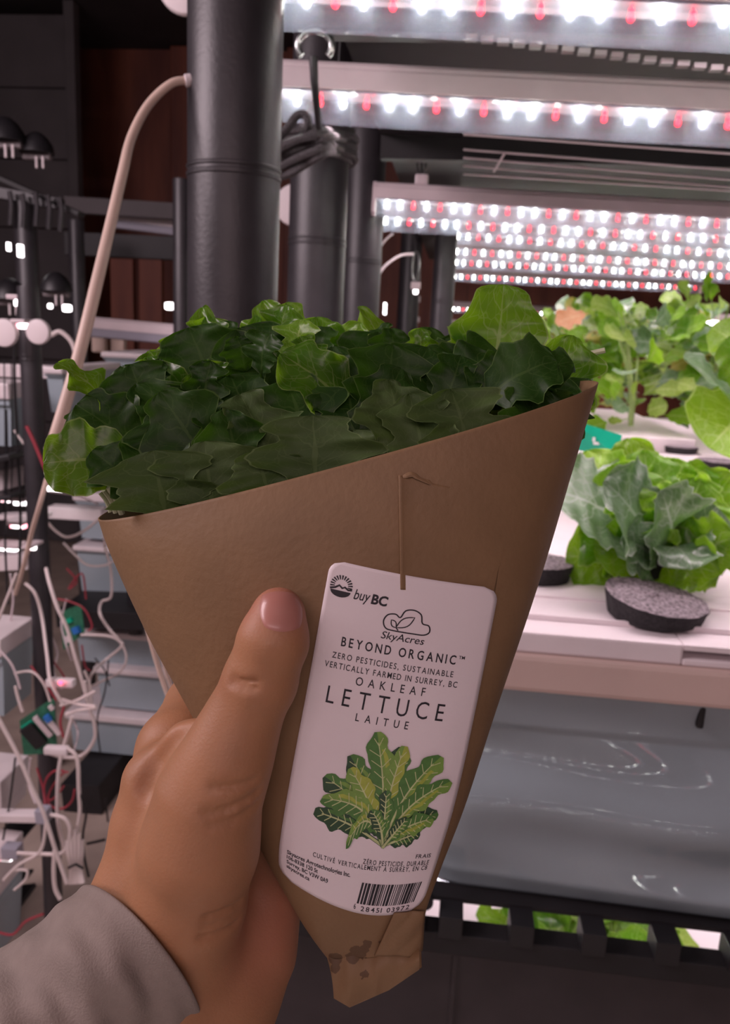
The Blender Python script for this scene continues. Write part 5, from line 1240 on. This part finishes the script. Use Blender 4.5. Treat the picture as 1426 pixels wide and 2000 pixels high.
def surface_nets(f, lo, h):
    s = f < 0; nx_, ny_, nz_ = f.shape
    cnt = np.zeros((nx_-1, ny_-1, nz_-1), np.float32); acc = np.zeros((3, nx_-1, ny_-1, nz_-1), np.float32)
    for ax in range(3):
        o1, o2 = [a for a in range(3) if a != ax]
        for d1 in (0, 1):
            for d2 in (0, 1):
                sl0 = [None]*3; sl1 = [None]*3
                sl0[ax] = slice(0, -1); sl1[ax] = slice(1, None)
                for o, d in ((o1, d1), (o2, d2)):
                    sl0[o] = sl1[o] = slice(d, f.shape[o]-1+d)
                A, B = f[tuple(sl0)], f[tuple(sl1)]; c = ((A < 0) != (B < 0)); t = np.where(c, A/np.where(c, A-B, 1), 0)
                cnt += c; acc[ax] += t; acc[o1] += c*d1; acc[o2] += c*d2
    m = cnt > 0; ids = -np.ones(cnt.shape, np.int64); ids[m] = np.arange(m.sum())
    idx_ = np.argwhere(m); V = (idx_+np.stack([acc[k][m]/cnt[m] for k in range(3)], 1))*h+lo
    Q = []
    for ax in range(3):
        o1, o2 = (ax+1) % 3, (ax+2) % 3
        sl0 = [slice(1, -1)]*3; sl1 = [slice(1, -1)]*3; sl0[ax] = slice(0, -1); sl1[ax] = slice(1, None)
        A, B = s[tuple(sl0)], s[tuple(sl1)]; w = np.argwhere(A != B); 
        base = w.copy(); base[:, o1] += 1; base[:, o2] += 1
        flip = A[A != B]
        c = []
        for d1, d2 in ((0, 0), (1, 0), (1, 1), (0, 1)):
            q = base.copy(); q[:, o1] -= d1; q[:, o2] -= d2; c.append(ids[q[:, 0], q[:, 1], q[:, 2]])
        c = np.stack(c, 1); c[~flip] = c[~flip][:, ::-1]; Q.append(c)
    Q = np.concatenate(Q); Q = Q[(Q >= 0).all(1)]; return V, Q
HV, HQ = surface_nets(f, lo, h_)
# keep the one connected surface
lab_ = np.arange(len(HV)); e_ = np.concatenate([HQ[:, [0, 1]], HQ[:, [1, 2]], HQ[:, [2, 3]], HQ[:, [3, 0]]])
while True:
    m_ = np.minimum(lab_[e_[:, 0]], lab_[e_[:, 1]]); l2_ = lab_.copy(); np.minimum.at(l2_, e_[:, 0], m_); np.minimum.at(l2_, e_[:, 1], m_); l2_ = l2_[l2_]
    if (l2_ == lab_).all(): break
    lab_ = l2_
big = np.bincount(lab_).argmax(); keep = lab_ == big; ren = np.cumsum(keep)-1; HQ = ren[HQ[keep[HQ[:, 0]]]]; HV = HV[keep]
# a few rounds of smoothing
nb = np.concatenate([HQ[:, [0, 1]], HQ[:, [1, 2]], HQ[:, [2, 3]], HQ[:, [3, 0]]]); nb = np.concatenate([nb, nb[:, ::-1]])
for _ in range(3):
    S = np.zeros_like(HV); C_ = np.zeros(len(HV)); np.add.at(S, nb[:, 0], HV[nb[:, 1]]); np.add.at(C_, nb[:, 0], 1); HV = HV*.4+.6*S/np.maximum(C_, 1)[:, None]
RT, UP, FW = np.array(rt), np.array(up), np.array(fw)
HW = np.array(CAM)+HV[:, :1]*RT+HV[:, 1:2]*UP+HV[:, 2:]*FW
def skin_mat():
    m = mat('skin', (0.41, 0.200, 0.100), 0.55, noise=0.09, nscale=45, bump=0.10, bscale=1100, sss=0.25); nt = m.node_tree; L = nt.links; b = nt.nodes['Principled BSDF']
    src = b.inputs['Base Color'].links[0].from_socket; geo = nt.nodes.new('ShaderNodeNewGeometry')
    for (px, py, d, rad, col, amt) in [(545, 1190, .247, .016, (0.50, 0.17, 0.13), .65), (560, 1800, .27, .030, (0.47, 0.17, 0.12), .5), (480, 1340, .246, .010, (0.42, 0.15, 0.09), .45)]:
        vm = nt.nodes.new('ShaderNodeVectorMath'); vm.operation = 'DISTANCE'; L.new(geo.outputs['Position'], vm.inputs[0]); vm.inputs[1].default_value = tuple(PD(px, py, d))
        q = mathn(nt, 'MULTIPLY', mathn(nt, 'MAXIMUM', mathn(nt, 'SUBTRACT', 1.0, mathn(nt, 'DIVIDE', vm.outputs['Value'], rad)), 0.0), amt*1.4)
        mx = nt.nodes.new('ShaderNodeMix'); mx.data_type = 'RGBA'; mx.clamp_factor = True; L.new(q, mx.inputs['Factor']); L.new(src, mx.inputs['A']); mx.inputs['B'].default_value = (*col, 1); src = mx.outputs['Result']
    L.new(src, b.inputs['Base Color']); return m
M['skin'] = skin_mat()
person = empty('person', PD(330, 1850, .27), "person's left hand and sleeved wrist gripping the paper cone, thumb in front", 'person')
hand = mesh_obj('hand', [Vector(v) for v in HW], [tuple(int(i) for i in q) for q in HQ], M['skin'], person, True)
hbvh = BVHTree.FromPolygons([Vector(v) for v in HW], [tuple(int(i) for i in q) for q in HQ])
# thumb nail
M['nail'] = mat('nail', (0.47, 0.205, 0.165), 0.36, noise=0.03, coat=0.15)
nv_, nf_ = [], []; nn = 14
for j in range(nn+1):
    for i in range(nn+1):
        a, b = -1+2*i/nn, -1+2*j/nn
        # square to rounded disc
        x = a*sqrt(1-b*b/2.6); y = b*sqrt(1-a*a/2.2)
        e = max(abs(a), abs(b)); p = hit(549+45*x+4*y, 1194+43*y, .0005-.0007*e**6, hbvh); nv_.append(p)
nf_ = [(j*(nn+1)+i, j*(nn+1)+i+1, (j+1)*(nn+1)+i+1, (j+1)*(nn+1)+i) for j in range(nn) for i in range(nn)]
mesh_obj('thumbnail', nv_, nf_, M['nail'], person, True)

# ------------------------------------------------------------------ sleeve
M['cloth'] = mat('sleeve_cloth', (0.285, 0.235, 0.205), 0.85, noise=0.05, nscale=220, bump=0.22, bscale=1500)
c0, c1_ = np.array([278., 1872.]), np.array([20., 2085.])
def ringpt(s, a, grow=0.0):
    # s: 0 at the cuff, 1 far down the arm
    ax = Vector(((c0+(c1_-c0)*s)[0], (c0+(c1_-c0)*s)[1])); hw = (181+14*s+grow)
    dirn = Vector((.625, .781))                                       # along the cuff in the picture
    dd = .0315+.006*s+grow*.00017
    p = ax+dirn*hw*cos(a); bul = Vector((.78, -.625))*(50*(1-s))*(sin(a)*.9)
    fold = (.35+.65*max(0, sin(a)))*(0.0016*sin(9*s+2.2*a+.6)+0.0011*sin(17*s-3*a+1)+.0008*sin(26*s+5*a))*min(1, s*5)
    q = p+bul
    return PD(q.x, q.y, .268-(dd+fold)*sin(a)) + (rt*cos(a)*.5+up*-.3*cos(a))*fold*1.5
NA, NS = 80, 50; sv, sf = [], []
prof = [(0.035, -9), (0.012, -10), (0.0, -7), (-0.004, -3.5), (0.0, 0.5), (0.012, 3), (0.03, 2.5), (0.06, 0.5), (0.09, 0)]+[(0.09+0.91*k/NS, 0) for k in range(1, NS+1)]
for s, gq in prof:
    for k in range(NA): sv.append(ringpt(s, 2*pi*k/NA, gq))
for j in range(len(prof)-1):
    for k in range(NA): a, b = j*NA+k, j*NA+(k+1) % NA; sf.append((a, b, b+NA, a+NA))
sleeve = mesh_obj('sleeve', sv, sf, M['cloth'], person, True)
